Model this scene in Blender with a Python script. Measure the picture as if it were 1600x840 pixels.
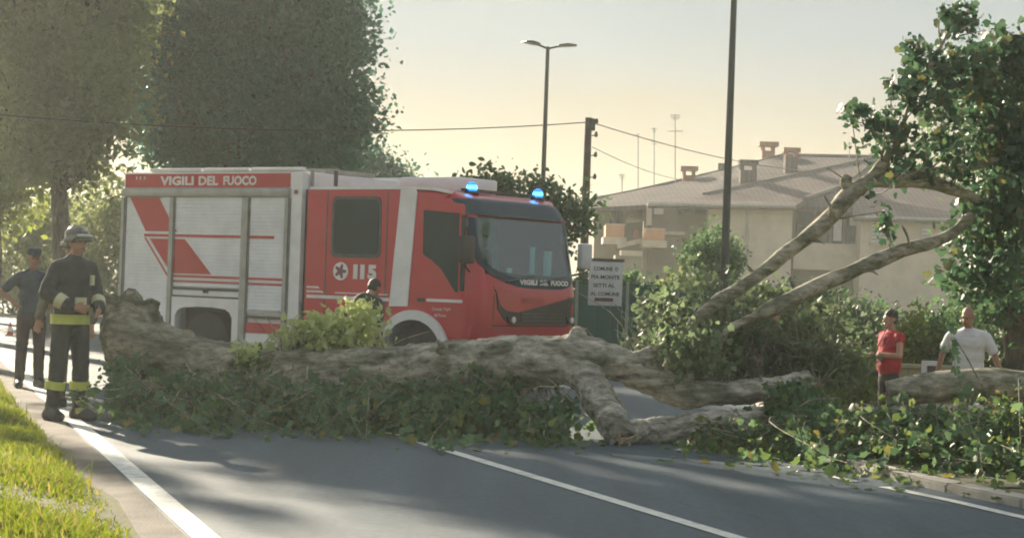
import bpy, bmesh, math, random
import numpy as np
from mathutils import Vector, Matrix, noise as mnoise

# ------------------------------------------------------------------ camera, sky, sun
scene = bpy.context.scene
for o in list(bpy.data.objects):
    bpy.data.objects.remove(o)
COL = scene.collection
R = math.radians
FPX, ROLL, CAMH, PITCH = 3000.0, R(2.0), 1.48, math.atan(23 / 3000)
FW = np.array([0, math.cos(PITCH), math.sin(PITCH)])
R0 = np.array([1., 0, 0]); U0 = np.array([0, -math.sin(PITCH), math.cos(PITCH)])
RT = math.cos(ROLL) * R0 + math.sin(ROLL) * U0
UP = math.cos(ROLL) * U0 - math.sin(ROLL) * R0
CAM = np.array([0, 0, CAMH])
cam_data = bpy.data.cameras.new("camera")
cam = bpy.data.objects.new("camera", cam_data); COL.objects.link(cam)
cam_data.sensor_width = 36; cam_data.lens = 36 * FPX / 1600
cam_data.clip_end = 3000; cam_data.clip_start = 0.1
m = Matrix.Identity(4)
for i in range(3):
    m[i][0] = RT[i]; m[i][1] = UP[i]; m[i][2] = -FW[i]; m[i][3] = CAM[i]
cam.matrix_world = m
scene.camera = cam
scene.cycles.filter_width = 1.9
scene.render.resolution_x, scene.render.resolution_y = 1024, 537

SUN_AZ, SUN_EL = R(-29), R(21)          # azimuth from +Y (negative = left), elevation
sdir = Vector((math.sin(SUN_AZ) * math.cos(SUN_EL), math.cos(SUN_AZ) * math.cos(SUN_EL), math.sin(SUN_EL)))
world = bpy.data.worlds.new("World"); scene.world = world; world.use_nodes = True
wn, wl = world.node_tree.nodes, world.node_tree.links
wn.clear()
w_out = wn.new('ShaderNodeOutputWorld'); w_bg = wn.new('ShaderNodeBackground')
sky = wn.new('ShaderNodeTexSky'); sky.sky_type = 'NISHITA'; sky.sun_disc = False
sky.sun_elevation = SUN_EL; sky.sun_rotation = SUN_AZ
sky.air_density = 1.0; sky.dust_density = 4.0; sky.ozone_density = 1.0; sky.altitude = 50
# thin even veil of high cloud over the whole sky
tc = wn.new('ShaderNodeTexCoord'); mp = wn.new('ShaderNodeMapping'); mp.inputs['Scale'].default_value = (2.2, 2.2, 9)
cn = wn.new('ShaderNodeTexNoise'); cn.inputs['Scale'].default_value = 2.4; cn.inputs['Detail'].default_value = 6
cr = wn.new('ShaderNodeValToRGB'); cr.color_ramp.elements[0].position = .35; cr.color_ramp.elements[1].position = .75
cr.color_ramp.elements[0].color = (.975, .975, .975, 1); cr.color_ramp.elements[1].color = (.995, .995, .995, 1)
mix = wn.new('ShaderNodeMix'); mix.data_type = 'RGBA'
# colour of the veil: cream low down, blue-grey higher up, the same all round, with soft peach cloud streaks
sx = wn.new('ShaderNodeSeparateXYZ'); wl.new(tc.outputs['Generated'], sx.inputs[0])
va = wn.new('ShaderNodeMath'); va.operation = 'MULTIPLY_ADD'; va.inputs[1].default_value = -.07; wl.new(cn.outputs['Fac'], va.inputs[0]); wl.new(sx.outputs['Z'], va.inputs[2])
vr = wn.new('ShaderNodeValToRGB'); e_ = vr.color_ramp.elements
e_[0].position = 0.0; e_[0].color = (5.6 / 8, 4.4 / 8, 2.4 / 8, 1); e_[1].position = .095; e_[1].color = (3.95 / 8, 4.4 / 8, 4.5 / 8, 1)
e2 = e_.new(.045); e2.color = (5.3 / 8, 4.5 / 8, 3.1 / 8, 1); e3 = e_.new(.6); e3.color = (4.4 / 8, 4.85 / 8, 5.1 / 8, 1)
wl.new(va.outputs[0], vr.inputs['Fac'])
vm = wn.new('ShaderNodeVectorMath'); vm.operation = 'SCALE'; vm.inputs['Scale'].default_value = 8 * .355; wl.new(vr.outputs['Color'], vm.inputs[0])
wl.new(vm.outputs['Vector'], mix.inputs['B'])
wl.new(tc.outputs['Generated'], mp.inputs['Vector']); wl.new(mp.outputs['Vector'], cn.inputs['Vector'])
wl.new(cn.outputs['Fac'], cr.inputs['Fac']); wl.new(cr.outputs['Color'], mix.inputs['Factor'])
wl.new(sky.outputs['Color'], mix.inputs['A']); wl.new(mix.outputs['Result'], w_bg.inputs['Color'])
w_bg.inputs['Strength'].default_value = 0.11
wl.new(w_bg.outputs['Background'], w_out.inputs['Surface'])
sun_d = bpy.data.lights.new("sun", 'SUN'); sun_d.energy = 5.0; sun_d.angle = R(0.6); sun_d.color = (1, .86, .66)
sun = bpy.data.objects.new("sun", sun_d); COL.objects.link(sun)
sun.rotation_euler = sdir.to_track_quat('Z', 'Y').to_euler(); sun.location = (-30, 50, 40)
vs = scene.view_settings
vs.view_transform = 'Standard'; vs.look = 'None'; vs.gamma = 1; vs.use_curve_mapping = False
vs.exposure = 1.5

# ------------------------------------------------------------------ helpers
def ray(x, y): return FW * FPX + RT * (x - 800) - UP * (y - 420)
def P(x, y, Y):
    d = ray(x, y); return Vector(CAM + d * (Y / d[1]))
def G(x, y, z=0.0):
    d = ray(x, y); return Vector(CAM + d * ((z - CAMH) / d[2]))
rng = np.random.default_rng(7); random.seed(7)

def tag(o, label=None, cat=None, group=None, kind=None):
    if label: o['label'] = label
    if cat: o['category'] = cat
    if group: o['group'] = group
    if kind: o['kind'] = kind
    return o
def empty(name, loc=(0, 0, 0), rz=0.0, label=None, cat=None, group=None):
    o = bpy.data.objects.new(name, None); COL.objects.link(o)
    o.location = loc; o.rotation_euler = (0, 0, rz); o.empty_display_size = .2
    return tag(o, label, cat, group)
def link(name, me, mat=None, parent=None, smooth=False):
    o = bpy.data.objects.new(name, me); COL.objects.link(o)
    if mat is not None and not me.materials: me.materials.append(mat)
    if parent: o.parent = parent
    if smooth: me.shade_smooth()
    return o
def mesh_np(name, v, f):
    """v (N,3), f (M,k) array of equal-size polygons"""
    me = bpy.data.meshes.new(name)
    v = np.asarray(v, np.float32); f = np.asarray(f, np.int32)
    k = f.shape[1]
    me.vertices.add(len(v)); me.vertices.foreach_set('co', v.ravel())
    me.loops.add(f.size); me.loops.foreach_set('vertex_index', f.ravel())
    me.polygons.add(len(f)); me.polygons.foreach_set('loop_start', np.arange(0, f.size, k, dtype=np.int32))
    me.update(calc_edges=True); me.validate()
    return me
class MB:
    """collects boxes, tubes, prisms; build() links ONE mesh"""
    def __init__(s): s.v = []; s.f = []
    def add(s, v, f):
        b = len(s.v); s.v += [tuple(p) for p in v]; s.f += [tuple(i + b for i in q) for q in f]; return s
    def box(s, a, b):
        x0, y0, z0 = a; x1, y1, z1 = b
        return s.add([(x0, y0, z0), (x1, y0, z0), (x1, y1, z0), (x0, y1, z0), (x0, y0, z1), (x1, y0, z1), (x1, y1, z1), (x0, y1, z1)],
                     [(0, 3, 2, 1), (4, 5, 6, 7), (0, 1, 5, 4), (1, 2, 6, 5), (2, 3, 7, 6), (3, 0, 4, 7)])
    def tube(s, pts, rad, n=8, cap=True):
        v, f = tube_np(pts, rad, n)
        b = len(s.v); s.v += [tuple(p) for p in v]; s.f += [tuple(int(i) + b for i in q) for q in f]
        if cap:
            L = len(v) // n
            s.f.append(tuple(b + i for i in range(n))[::-1]); s.f.append(tuple(b + (L - 1) * n + i for i in range(n)))
        return s
    def prism(s, poly, fn, t):
        """poly list of 2D; fn(a,b,depth)->3D; closed prism between depth 0 and t"""
        n = len(poly)
        v = [fn(a, b, 0) for a, b in poly] + [fn(a, b, t) for a, b in poly]
        return s.add(v, [tuple(range(n)), tuple(range(2 * n - 1, n - 1, -1))] + [(i, i + n, (i + 1) % n + n, (i + 1) % n) for i in range(n)])
    def lathe(s, prof, axis, origin, n=24):
        """prof list of (r, h) around axis 'y' or 'z' """
        v = []
        for r, h in prof:
            for i in range(n):
                a = 2 * math.pi * i / n
                if axis == 'z': v.append((origin[0] + r * math.cos(a), origin[1] + r * math.sin(a), origin[2] + h))
                else: v.append((origin[0] + r * math.cos(a), origin[1] + h, origin[2] + r * math.sin(a)))
        f = []
        for j in range(len(prof) - 1):
            for i in range(n):
                f.append((j * n + i, j * n + (i + 1) % n, (j + 1) * n + (i + 1) % n, (j + 1) * n + i))
        f.append(tuple(range(n))); f.append(tuple((len(prof) - 1) * n + i for i in range(n)))
        return s.add(v, f)
    def mesh(s, name):
        me = bpy.data.meshes.new(name); me.from_pydata(s.v, [], s.f)
        bm = bmesh.new(); bm.from_mesh(me); bmesh.ops.recalc_face_normals(bm, faces=bm.faces); bm.to_mesh(me); bm.free()
        return me
    def build(s, name, mat, parent=None, smooth=False, bevel=0, seg=2):
        me = s.mesh(name)
        if bevel:
            bm = bmesh.new(); bm.from_mesh(me)
            es = [e for e in bm.edges if len(e.link_faces) == 2 and e.calc_face_angle(0) > R(30)]
            bmesh.ops.bevel(bm, geom=es, offset=bevel, segments=seg, affect='EDGES', profile=.5, clamp_overlap=True)
            bm.to_mesh(me); bm.free()
        o = link(name, me, mat, parent)
        if smooth or bevel:
            me.shade_smooth()
            try: me.set_sharp_from_angle(angle=R(38))
            except Exception: pass
        return o
def catmull(pts, n):
    p = np.asarray(pts, float); m_ = len(p)
    if m_ == 2: return p[0] + (p[1] - p[0]) * np.linspace(0, 1, n)[:, None]
    q = np.vstack([2 * p[0] - p[1], p, 2 * p[-1] - p[-2]])
    t = np.linspace(0, m_ - 1 - 1e-9, n); i = t.astype(int); u = (t - i)[:, None]
    a, b, c, d = q[i], q[i + 1], q[i + 2], q[i + 3]
    return .5 * (2 * b + (c - a) * u + (2 * a - 5 * b + 4 * c - d) * u ** 2 + (3 * b - a - 3 * c + d) * u ** 3)
def tube_np(pts, rad, n=8):
    p = np.asarray([tuple(x) for x in pts], float)
    r = np.full(len(p), rad) if np.isscalar(rad) else np.asarray(rad, float)
    t = np.gradient(p, axis=0); t /= np.linalg.norm(t, axis=1)[:, None] + 1e-9
    ref = np.array([0, 0, 1.]) if abs(t[0][2]) < .8 else np.array([1., 0, 0])
    V = []
    a = np.linspace(0, 2 * np.pi, n, endpoint=False)
    x = np.cross(t[0], ref); x /= np.linalg.norm(x)
    for i in range(len(p)):
        x = x - t[i] * (x @ t[i]); x /= np.linalg.norm(x) + 1e-9
        y = np.cross(t[i], x)
        V.append(p[i] + r[i] * (np.cos(a)[:, None] * x + np.sin(a)[:, None] * y))
    V = np.vstack(V); F = []
    for j in range(len(p) - 1):
        for i in range(n):
            F.append((j * n + i, j * n + (i + 1) % n, (j + 1) * n + (i + 1) % n, (j + 1) * n + i))
    return V, F
def limb_path(spec, n):
    """spec: (px,py,Y,r) -> points, radii"""
    q = np.array([(*P(a, b, c), r) for a, b, c, r in spec]); s = catmull(q, n)
    return s[:, :3], np.maximum(s[:, 3], .006)

# ------------------------------------------------------------------ materials
MATS = {}
def mat(name, col, rough=.6, col2=None, scale=4., detail=5., bump=0., bscale=40., metal=0., spec=.5, coat=0., dirt=0., obj=True, ramp=(.35, .65)):
    if name in MATS: return MATS[name]
    mt = bpy.data.materials.new(name); mt.use_nodes = True; MATS[name] = mt
    nt = mt.node_tree; N, L = nt.nodes, nt.links
    b = N['Principled BSDF']
    b.inputs['Roughness'].default_value = rough; b.inputs['Metallic'].default_value = metal
    b.inputs['Specular IOR Level'].default_value = spec
    if coat: b.inputs['Coat Weight'].default_value = coat; b.inputs['Coat Roughness'].default_value = .12
    c1 = (*col, 1); c2 = (*(col2 if col2 else [c * .82 for c in col]), 1)
    t = N.new('ShaderNodeTexCoord'); no = N.new('ShaderNodeTexNoise'); no.inputs['Scale'].default_value = scale; no.inputs['Detail'].default_value = detail
    L.new(t.outputs['Object' if obj else 'Generated'], no.inputs['Vector'])
    rp = N.new('ShaderNodeValToRGB'); rp.color_ramp.elements[0].position = ramp[0]; rp.color_ramp.elements[1].position = ramp[1]
    rp.color_ramp.elements[0].color = c2; rp.color_ramp.elements[1].color = c1
    L.new(no.outputs['Fac'], rp.inputs['Fac']); src = rp.outputs['Color']
    if dirt:
        n2 = N.new('ShaderNodeTexNoise'); n2.inputs['Scale'].default_value = 1.7; n2.inputs['Detail'].default_value = 9; n2.inputs['Roughness'].default_value = .7
        L.new(t.outputs['Object'], n2.inputs['Vector'])
        r2 = N.new('ShaderNodeMapRange'); r2.inputs['From Min'].default_value = .45; r2.inputs['From Max'].default_value = .75; r2.inputs['To Max'].default_value = dirt
        L.new(n2.outputs['Fac'], r2.inputs['Value'])
        mx = N.new('ShaderNodeMix'); mx.data_type = 'RGBA'; mx.inputs['B'].default_value = (.16, .13, .10, 1)
        L.new(r2.outputs['Result'], mx.inputs['Factor']); L.new(src, mx.inputs['A']); src = mx.outputs['Result']
        ra = N.new('ShaderNodeMath'); ra.operation = 'MULTIPLY_ADD'; ra.inputs[1].default_value = .35; ra.inputs[2].default_value = rough
        L.new(r2.outputs['Result'], ra.inputs[0]); L.new(ra.outputs[0], b.inputs['Roughness'])
    L.new(src, b.inputs['Base Color'])
    if bump:
        n3 = N.new('ShaderNodeTexNoise'); n3.inputs['Scale'].default_value = bscale; n3.inputs['Detail'].default_value = 6
        L.new(t.outputs['Object'], n3.inputs['Vector'])
        bp = N.new('ShaderNodeBump'); bp.inputs['Strength'].default_value = bump; bp.inputs['Distance'].default_value = .02
        L.new(n3.outputs['Fac'], bp.inputs['Height']); L.new(bp.outputs['Normal'], b.inputs['Normal'])
    return mt
def leaf_mat(name, c1, c2, c3=None, trans=.4, rough=.5):
    mt = bpy.data.materials.new(name); mt.use_nodes = True; MATS[name] = mt
    nt = mt.node_tree; N, L = nt.nodes, nt.links
    b = N['Principled BSDF']; b.inputs['Roughness'].default_value = rough; b.inputs['Specular IOR Level'].default_value = .35
    g = N.new('ShaderNodeNewGeometry'); rp = N.new('ShaderNodeValToRGB')
    rp.color_ramp.elements[0].color = (*c1, 1); rp.color_ramp.elements[1].color = (*c2, 1); rp.color_ramp.elements[1].position = .85
    if c3:
        e = rp.color_ramp.elements.new(.97); e.color = (*c3, 1)
    L.new(g.outputs['Random Per Island'], rp.inputs['Fac']); L.new(rp.outputs['Color'], b.inputs['Base Color'])
    tr = N.new('ShaderNodeBsdfTranslucent'); hs = N.new('ShaderNodeHueSaturation')
    hs.inputs['Hue'].default_value = .482; hs.inputs['Saturation'].default_value = 1.1; hs.inputs['Value'].default_value = 1.9
    L.new(rp.outputs['Color'], hs.inputs['Color']); L.new(hs.outputs['Color'], tr.inputs['Color'])
    ms = N.new('ShaderNodeMixShader'); ms.inputs['Fac'].default_value = trans
    L.new(b.outputs['BSDF'], ms.inputs[1]); L.new(tr.outputs['BSDF'], ms.inputs[2])
    L.new(ms.outputs['Shader'], N['Material Output'].inputs['Surface'])
    return mt
def bark_mat(name, pale, grey, moss, scale=3.0, bump=.6, grain=(.4, 1, 1)):
    mt = bpy.data.materials.new(name); mt.use_nodes = True; MATS[name] = mt
    nt = mt.node_tree; N, L = nt.nodes, nt.links
    b = N['Principled BSDF']; b.inputs['Roughness'].default_value = .85; b.inputs['Specular IOR Level'].default_value = .2
    t = N.new('ShaderNodeTexCoord')
    mg = N.new('ShaderNodeMapping'); mg.inputs['Scale'].default_value = grain; L.new(t.outputs['Object'], mg.inputs['Vector'])
    vo = N.new('ShaderNodeTexNoise'); vo.inputs['Scale'].default_value = scale; vo.inputs['Detail'].default_value = 5; vo.inputs['Distortion'].default_value = 1.0
    L.new(mg.outputs['Vector'], vo.inputs['Vector'])
    rp = N.new('ShaderNodeValToRGB'); el = rp.color_ramp.elements
    el[0].position = .36; el[0].color = (*moss, 1); el[1].position = .47; el[1].color = (*grey, 1)
    e = el.new(.54); e.color = (*pale, 1); e = el.new(.7); e.color = (*[min(1, c * 1.15) for c in pale], 1)
    L.new(vo.outputs['Fac'], rp.inputs['Fac'])
    n2 = N.new('ShaderNodeTexNoise'); n2.inputs['Scale'].default_value = 17; n2.inputs['Detail'].default_value = 10; n2.inputs['Roughness'].default_value = .7
    L.new(mg.outputs['Vector'], n2.inputs['Vector'])
    mr = N.new('ShaderNodeMapRange'); mr.inputs['From Min'].default_value = .3; mr.inputs['From Max'].default_value = .7; mr.inputs['To Min'].default_value = .22; mr.inputs['To Max'].default_value = 1.5
    L.new(n2.outputs['Fac'], mr.inputs['Value'])
    mx = N.new('ShaderNodeMix'); mx.data_type = 'RGBA'; mx.blend_type = 'MULTIPLY'; mx.inputs['Factor'].default_value = 1
    L.new(rp.outputs['Color'], mx.inputs['A']); L.new(mr.outputs['Result'], mx.inputs['B']); L.new(mx.outputs['Result'], b.inputs['Base Color'])
    bp = N.new('ShaderNodeBump'); bp.inputs['Strength'].default_value = bump; bp.inputs['Distance'].default_value = .03
    L.new(n2.outputs['Fac'], bp.inputs['Height']); L.new(bp.outputs['Normal'], b.inputs['Normal'])
    return mt
def tone_bark(mt, x0, x1, dark):
    """darker bark tint towards the trunk base (object X)"""
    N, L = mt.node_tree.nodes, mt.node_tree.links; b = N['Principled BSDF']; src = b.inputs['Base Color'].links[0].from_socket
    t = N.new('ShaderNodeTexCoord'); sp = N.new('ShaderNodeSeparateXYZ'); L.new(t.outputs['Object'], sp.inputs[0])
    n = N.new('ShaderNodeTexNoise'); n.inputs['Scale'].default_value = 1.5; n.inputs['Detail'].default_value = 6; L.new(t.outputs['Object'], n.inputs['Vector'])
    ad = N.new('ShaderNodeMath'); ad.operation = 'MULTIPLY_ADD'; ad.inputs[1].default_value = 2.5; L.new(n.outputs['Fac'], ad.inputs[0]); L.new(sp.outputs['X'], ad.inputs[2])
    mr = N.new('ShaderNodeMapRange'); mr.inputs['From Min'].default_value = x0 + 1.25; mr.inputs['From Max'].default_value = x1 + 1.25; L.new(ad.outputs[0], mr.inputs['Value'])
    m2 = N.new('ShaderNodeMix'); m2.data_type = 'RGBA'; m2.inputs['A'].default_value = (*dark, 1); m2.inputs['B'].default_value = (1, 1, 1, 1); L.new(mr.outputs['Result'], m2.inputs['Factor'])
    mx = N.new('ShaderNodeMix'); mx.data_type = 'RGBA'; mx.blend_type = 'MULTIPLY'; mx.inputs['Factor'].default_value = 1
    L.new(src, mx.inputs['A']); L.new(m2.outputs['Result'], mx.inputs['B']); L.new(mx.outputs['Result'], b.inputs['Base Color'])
def asphalt_mat(name, base, alt):
    mt = bpy.data.materials.new(name); mt.use_nodes = True; MATS[name] = mt
    nt = mt.node_tree; N, L = nt.nodes, nt.links
    b = N['Principled BSDF']; b.inputs['Roughness'].default_value = .62; b.inputs['Specular IOR Level'].default_value = .4
    t = N.new('ShaderNodeTexCoord')
    a = N.new('ShaderNodeTexNoise'); a.inputs['Scale'].default_value = .8; a.inputs['Detail'].default_value = 9; a.inputs['Roughness'].default_value = .6
    mpn = N.new('ShaderNodeMapping'); mpn.inputs['Rotation'].default_value = (0, 0, R(19)); mpn.inputs['Scale'].default_value = (2.4, .22, 1)
    L.new(t.outputs['Object'], mpn.inputs['Vector']); L.new(mpn.outputs['Vector'], a.inputs['Vector'])
    rp = N.new('ShaderNodeValToRGB'); rp.color_ramp.elements[0].position = .3; rp.color_ramp.elements[1].position = .7
    rp.color_ramp.elements[0].color = (*alt, 1); rp.color_ramp.elements[1].color = (*base, 1)
    L.new(a.outputs['Fac'], rp.inputs['Fac'])
    g = N.new('ShaderNodeTexNoise'); g.inputs['Scale'].default_value = 16; g.inputs['Detail'].default_value = 8; g.inputs['Roughness'].default_value = .85
    L.new(t.outputs['Object'], g.inputs['Vector'])
    mr = N.new('ShaderNodeMapRange'); mr.inputs['From Min'].default_value = .3; mr.inputs['From Max'].default_value = .7; mr.inputs['To Min'].default_value = .5; mr.inputs['To Max'].default_value = 1.5
    L.new(g.outputs['Fac'], mr.inputs['Value'])
    mx = N.new('ShaderNodeMix'); mx.data_type = 'RGBA'; mx.blend_type = 'MULTIPLY'; mx.inputs['Factor'].default_value = 1
    L.new(rp.outputs['Color'], mx.inputs['A']); L.new(mr.outputs['Result'], mx.inputs['B'])
    # fine cracks
    vo = N.new('ShaderNodeTexVoronoi'); vo.feature = 'DISTANCE_TO_EDGE'; vo.inputs['Scale'].default_value = .55
    dn = N.new('ShaderNodeTexNoise'); dn.inputs['Scale'].default_value = 2.5; dn.inputs['Detail'].default_value = 6
    L.new(t.outputs['Object'], dn.inputs['Vector'])
    va = N.new('ShaderNodeMix'); va.data_type = 'RGBA'; va.inputs['Factor'].default_value = .35
    L.new(t.outputs['Object'], va.inputs['A']); L.new(dn.outputs['Color'], va.inputs['B']); L.new(va.outputs['Result'], vo.inputs['Vector'])
    ck = N.new('ShaderNodeMapRange'); ck.inputs['From Max'].default_value = .012; ck.inputs['To Min'].default_value = .8
    L.new(vo.outputs['Distance'], ck.inputs['Value'])
    m2 = N.new('ShaderNodeMix'); m2.data_type = 'RGBA'; m2.blend_type = 'MULTIPLY'; m2.inputs['Factor'].default_value = 1
    L.new(mx.outputs['Result'], m2.inputs['A']); L.new(ck.outputs['Result'], m2.inputs['B']); L.new(m2.outputs['Result'], b.inputs['Base Color'])
    bp = N.new('ShaderNodeBump'); bp.inputs['Strength'].default_value = .5; bp.inputs['Distance'].default_value = .008
    L.new(g.outputs['Fac'], bp.inputs['Height']); L.new(bp.outputs['Normal'], b.inputs['Normal'])
    return mt
def paint_mat(name, col, wear=.6):
    """worn road paint: chipped by noise to a grey base"""
    mt = mat(name, col, .6, [c * .85 for c in col], 9)
    nt = mt.node_tree; N, L = nt.nodes, nt.links; b = N['Principled BSDF']
    src = b.inputs['Base Color'].links[0].from_socket
    t = N.new('ShaderNodeTexCoord'); n = N.new('ShaderNodeTexNoise'); n.inputs['Scale'].default_value = 7; n.inputs['Detail'].default_value = 10; n.inputs['Roughness'].default_value = .8
    L.new(t.outputs['Object'], n.inputs['Vector'])
    mr = N.new('ShaderNodeMapRange'); mr.inputs['From Min'].default_value = .5; mr.inputs['From Max'].default_value = .66; mr.inputs['To Max'].default_value = wear
    L.new(n.outputs['Fac'], mr.inputs['Value'])
    mx = N.new('ShaderNodeMix'); mx.data_type = 'RGBA'; mx.inputs['B'].default_value = (.13, .13, .13, 1)
    L.new(mr.outputs['Result'], mx.inputs['Factor']); L.new(src, mx.inputs['A']); L.new(mx.outputs['Result'], b.inputs['Base Color'])
    return mt
def emit_mat(name, col, s):
    mt = mat(name, col, .2); b = mt.node_tree.nodes['Principled BSDF']
    b.inputs['Emission Color'].default_value = (*col, 1); b.inputs['Emission Strength'].default_value = s
    return mt
M_ASPH = asphalt_mat('asphalt', (.068, .10, .125), (.034, .055, .072))
M_LINE = paint_mat('road_paint', (.78, .76, .70))
M_SHOULDER = mat('shoulder_grit', (.17, .15, .125), .9, (.10, .09, .075), 3, 8, .6, 60)
M_KERB = mat('kerb_concrete', (.46, .43, .38), .85, (.33, .31, .27), 5, 8, .4, 50, dirt=.5)
M_DIRT = mat('verge_soil', (.13, .12, .07), .95, (.06, .085, .03), 2.2, 8, .8, 14)
M_TURF = mat('turf', (.12, .13, .035), .95, (.10, .085, .05), 2.2, 8, .8, 25)
M_FIELD = mat('field', (.19, .19, .09), .95, (.24, .21, .12), .4, 8, .6, 6)
M_RED = mat('red_paint', (.52, .020, .042), .28, (.48, .018, .038), 2.5, coat=.4, dirt=.22)
M_REDBAND = mat('red_vinyl', (.50, .045, .045), .45, (.45, .04, .04), 3, dirt=.2)
M_WHITE = mat('white_paint', (.80, .80, .80), .35, (.74, .74, .74), 3, coat=.3, dirt=.25)
M_SHUT = mat('shutter_aluminium', (.80, .81, .83), .42, (.74, .75, .77), 3, metal=.0, dirt=.28)
M_ALU = mat('aluminium_trim', (.42, .43, .42), .45, (.33, .34, .33), 6, metal=.5, dirt=.3)
M_DKTRIM = mat('dark_trim', (.10, .10, .09), .6, (.06, .06, .06), 6)
M_BLACK = mat('black_plastic', (.022, .025, .028), .5, (.035, .035, .035), 8, bump=.1)
M_RUB = mat('tyre_rubber', (.028, .028, .03), .85, (.05, .048, .045), 6, bump=.3, bscale=60)
M_GLASS = mat('tinted_glass', (.016, .052, .058), .08, (.012, .038, .044), 1.2, spec=.22)
M_WSGLASS = mat('windscreen_glass', (.15, .26, .27), .06, (.08, .16, .17), 1.6, spec=.9, coat=.6)
def clear_glass(name, tint):
    mt = bpy.data.materials.new(name); mt.use_nodes = True; MATS[name] = mt; N, L = mt.node_tree.nodes, mt.node_tree.links
    N.remove(N['Principled BSDF']); tr = N.new('ShaderNodeBsdfTransparent'); tr.inputs['Color'].default_value = (*tint, 1)
    gl = N.new('ShaderNodeBsdfGlossy'); gl.inputs['Roughness'].default_value = .04; fr = N.new('ShaderNodeValue'); fr.outputs[0].default_value = .13
    ms = N.new('ShaderNodeMixShader'); L.new(fr.outputs[0], ms.inputs[0]); L.new(tr.outputs[0], ms.inputs[1]); L.new(gl.outputs[0], ms.inputs[2]); L.new(ms.outputs[0], N['Material Output'].inputs['Surface'])
    return mt
M_CLEAR = clear_glass('windscreen_clear', (.72, .90, .92))
M_VISOR = mat('visor_dark', (.012, .04, .065), .4, (.010, .028, .045), 3, spec=.25)
M_HOUSEGLASS = mat('house_glass', (.03, .07, .085), .1, (.015, .035, .045), 2, spec=.3)
M_LETTER = mat('white_lettering', (.82, .80, .78), .5)
M_DLETTER = mat('dark_lettering', (.06, .08, .08), .6)
M_GREYL = mat('grey_lettering', (.36, .05, .06), .3)
M_BEAC = emit_mat('blue_beacon', (.04, .45, 1.0), 3.2)
M_BEACB = emit_mat('blue_dome', (.01, .13, .75), 1.1)
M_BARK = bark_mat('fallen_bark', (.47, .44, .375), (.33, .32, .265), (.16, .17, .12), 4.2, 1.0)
tone_bark(M_BARK, -1.6, 2.6, (.60, .60, .53))
M_LIMB = bark_mat('limb_bark', (.38, .35, .275), (.28, .27, .20), (.17, .175, .12), 5.5, .6)
M_BARKD = bark_mat('standing_bark', (.14, .115, .085), (.10, .085, .065), (.05, .05, .035), 4, .8, (1, 1, .3))
M_WOODCUT = mat('torn_wood', (.48, .38, .26), .8, (.34, .25, .16), 12, bump=.6, bscale=30)
M_LEAF = leaf_mat('leaf_fallen', (.055, .115, .058), (.105, .18, .088), (.13, .16, .055), .36)
M_LEAFT = leaf_mat('leaf_torn', (.085, .125, .072), (.14, .19, .105), None, .4)
M_LEAFC = leaf_mat('leaf_silhouette', (.03, .075, .045), (.07, .13, .07), (.12, .13, .05), .28)  # darker copy of the fallen leaf; backlit silhouette put into the colour
M_LEAFY = leaf_mat('leaf_yellowing', (.055, .10, .036), (.10, .155, .052), (.22, .19, .05), .38)
M_LEAFL = leaf_mat('leaf_pale_lit', (.26, .32, .13), (.40, .46, .22), None, .4)  # pale leaf, brightened further in place of sunlight missing on the tuft
M_LEAFD = leaf_mat('leaf_dark_tree', (.045, .115, .088), (.070, .150, .112), None, .34)
M_LEAFO = leaf_mat('leaf_olive_tree', (.105, .14, .06), (.155, .185, .08), None, .5)
M_LEAFH = leaf_mat('leaf_hedge', (.05, .105, .05), (.09, .155, .07), None, .42)
M_LEAFG = leaf_mat('leaf_bright', (.09, .14, .03), (.17, .21, .05), None, .45)
M_GRASS = leaf_mat('grass_blades', (.075, .12, .018), (.16, .20, .032), (.26, .22, .08), .45, .6)

# ------------------------------------------------------------------ foliage tools
KITE = (np.array([(0, 0, 0), (-.32, .5, .10), (0, 1, -.05), (.32, .5, .10)]), [(0, 2, 1), (0, 3, 2)])
LOBED = (np.array([(0, 0, 0), (-.22, .12, .03), (-.55, .38, .10), (-.30, .55, .03), (-.30, .85, .06), (0, 1.0, -.10),
                   (.30, .85, .06), (.30, .55, .03), (.55, .38, .10), (.22, .12, .03), (0, .5, -.02)]),
         [(10, i, (i + 1) % 10) for i in range(10)])
OVAL = (np.array([(0, 0, 0), (-.26, .30, .07), (-.24, .65, .07), (0, 1, -.08), (.24, .65, .07), (.26, .30, .07)]),
        [(0, 3, 1), (1, 3, 2), (0, 5, 3), (5, 4, 3)])
def leaf_mesh(name, cen, size, tmpl=KITE, up=.35, droop=.3):
    n = len(cen); tv, tf = tmpl
    d = rng.normal(size=(n, 3)); d[:, 2] -= droop; d /= np.linalg.norm(d, axis=1)[:, None]
    nr = rng.normal(size=(n, 3)); nr[:, 2] += up * 2
    x = np.cross(d, nr); x /= np.linalg.norm(x, axis=1)[:, None] + 1e-9
    z = np.cross(x, d)
    s = (size * rng.uniform(.4, 1.55, n))[:, None, None]
    v = cen[:, None, :] + s * (tv[None, :, 0:1] * x[:, None, :] + tv[None, :, 1:2] * d[:, None, :] + tv[None, :, 2:3] * z[:, None, :])
    k = len(tv); f = np.asarray(tf)[None] + (np.arange(n) * k)[:, None, None]
    return mesh_np(name, v.reshape(-1, 3), f.reshape(-1, 3))
def ell_points(c, r, n, hollow=.45):
    d = rng.normal(size=(n, 3)); d /= np.linalg.norm(d, axis=1)[:, None]
    q = (hollow ** 3 + (1 - hollow ** 3) * rng.random(n)) ** (1 / 3)
    return np.asarray(c) + d * q[:, None] * np.asarray(r)
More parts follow.
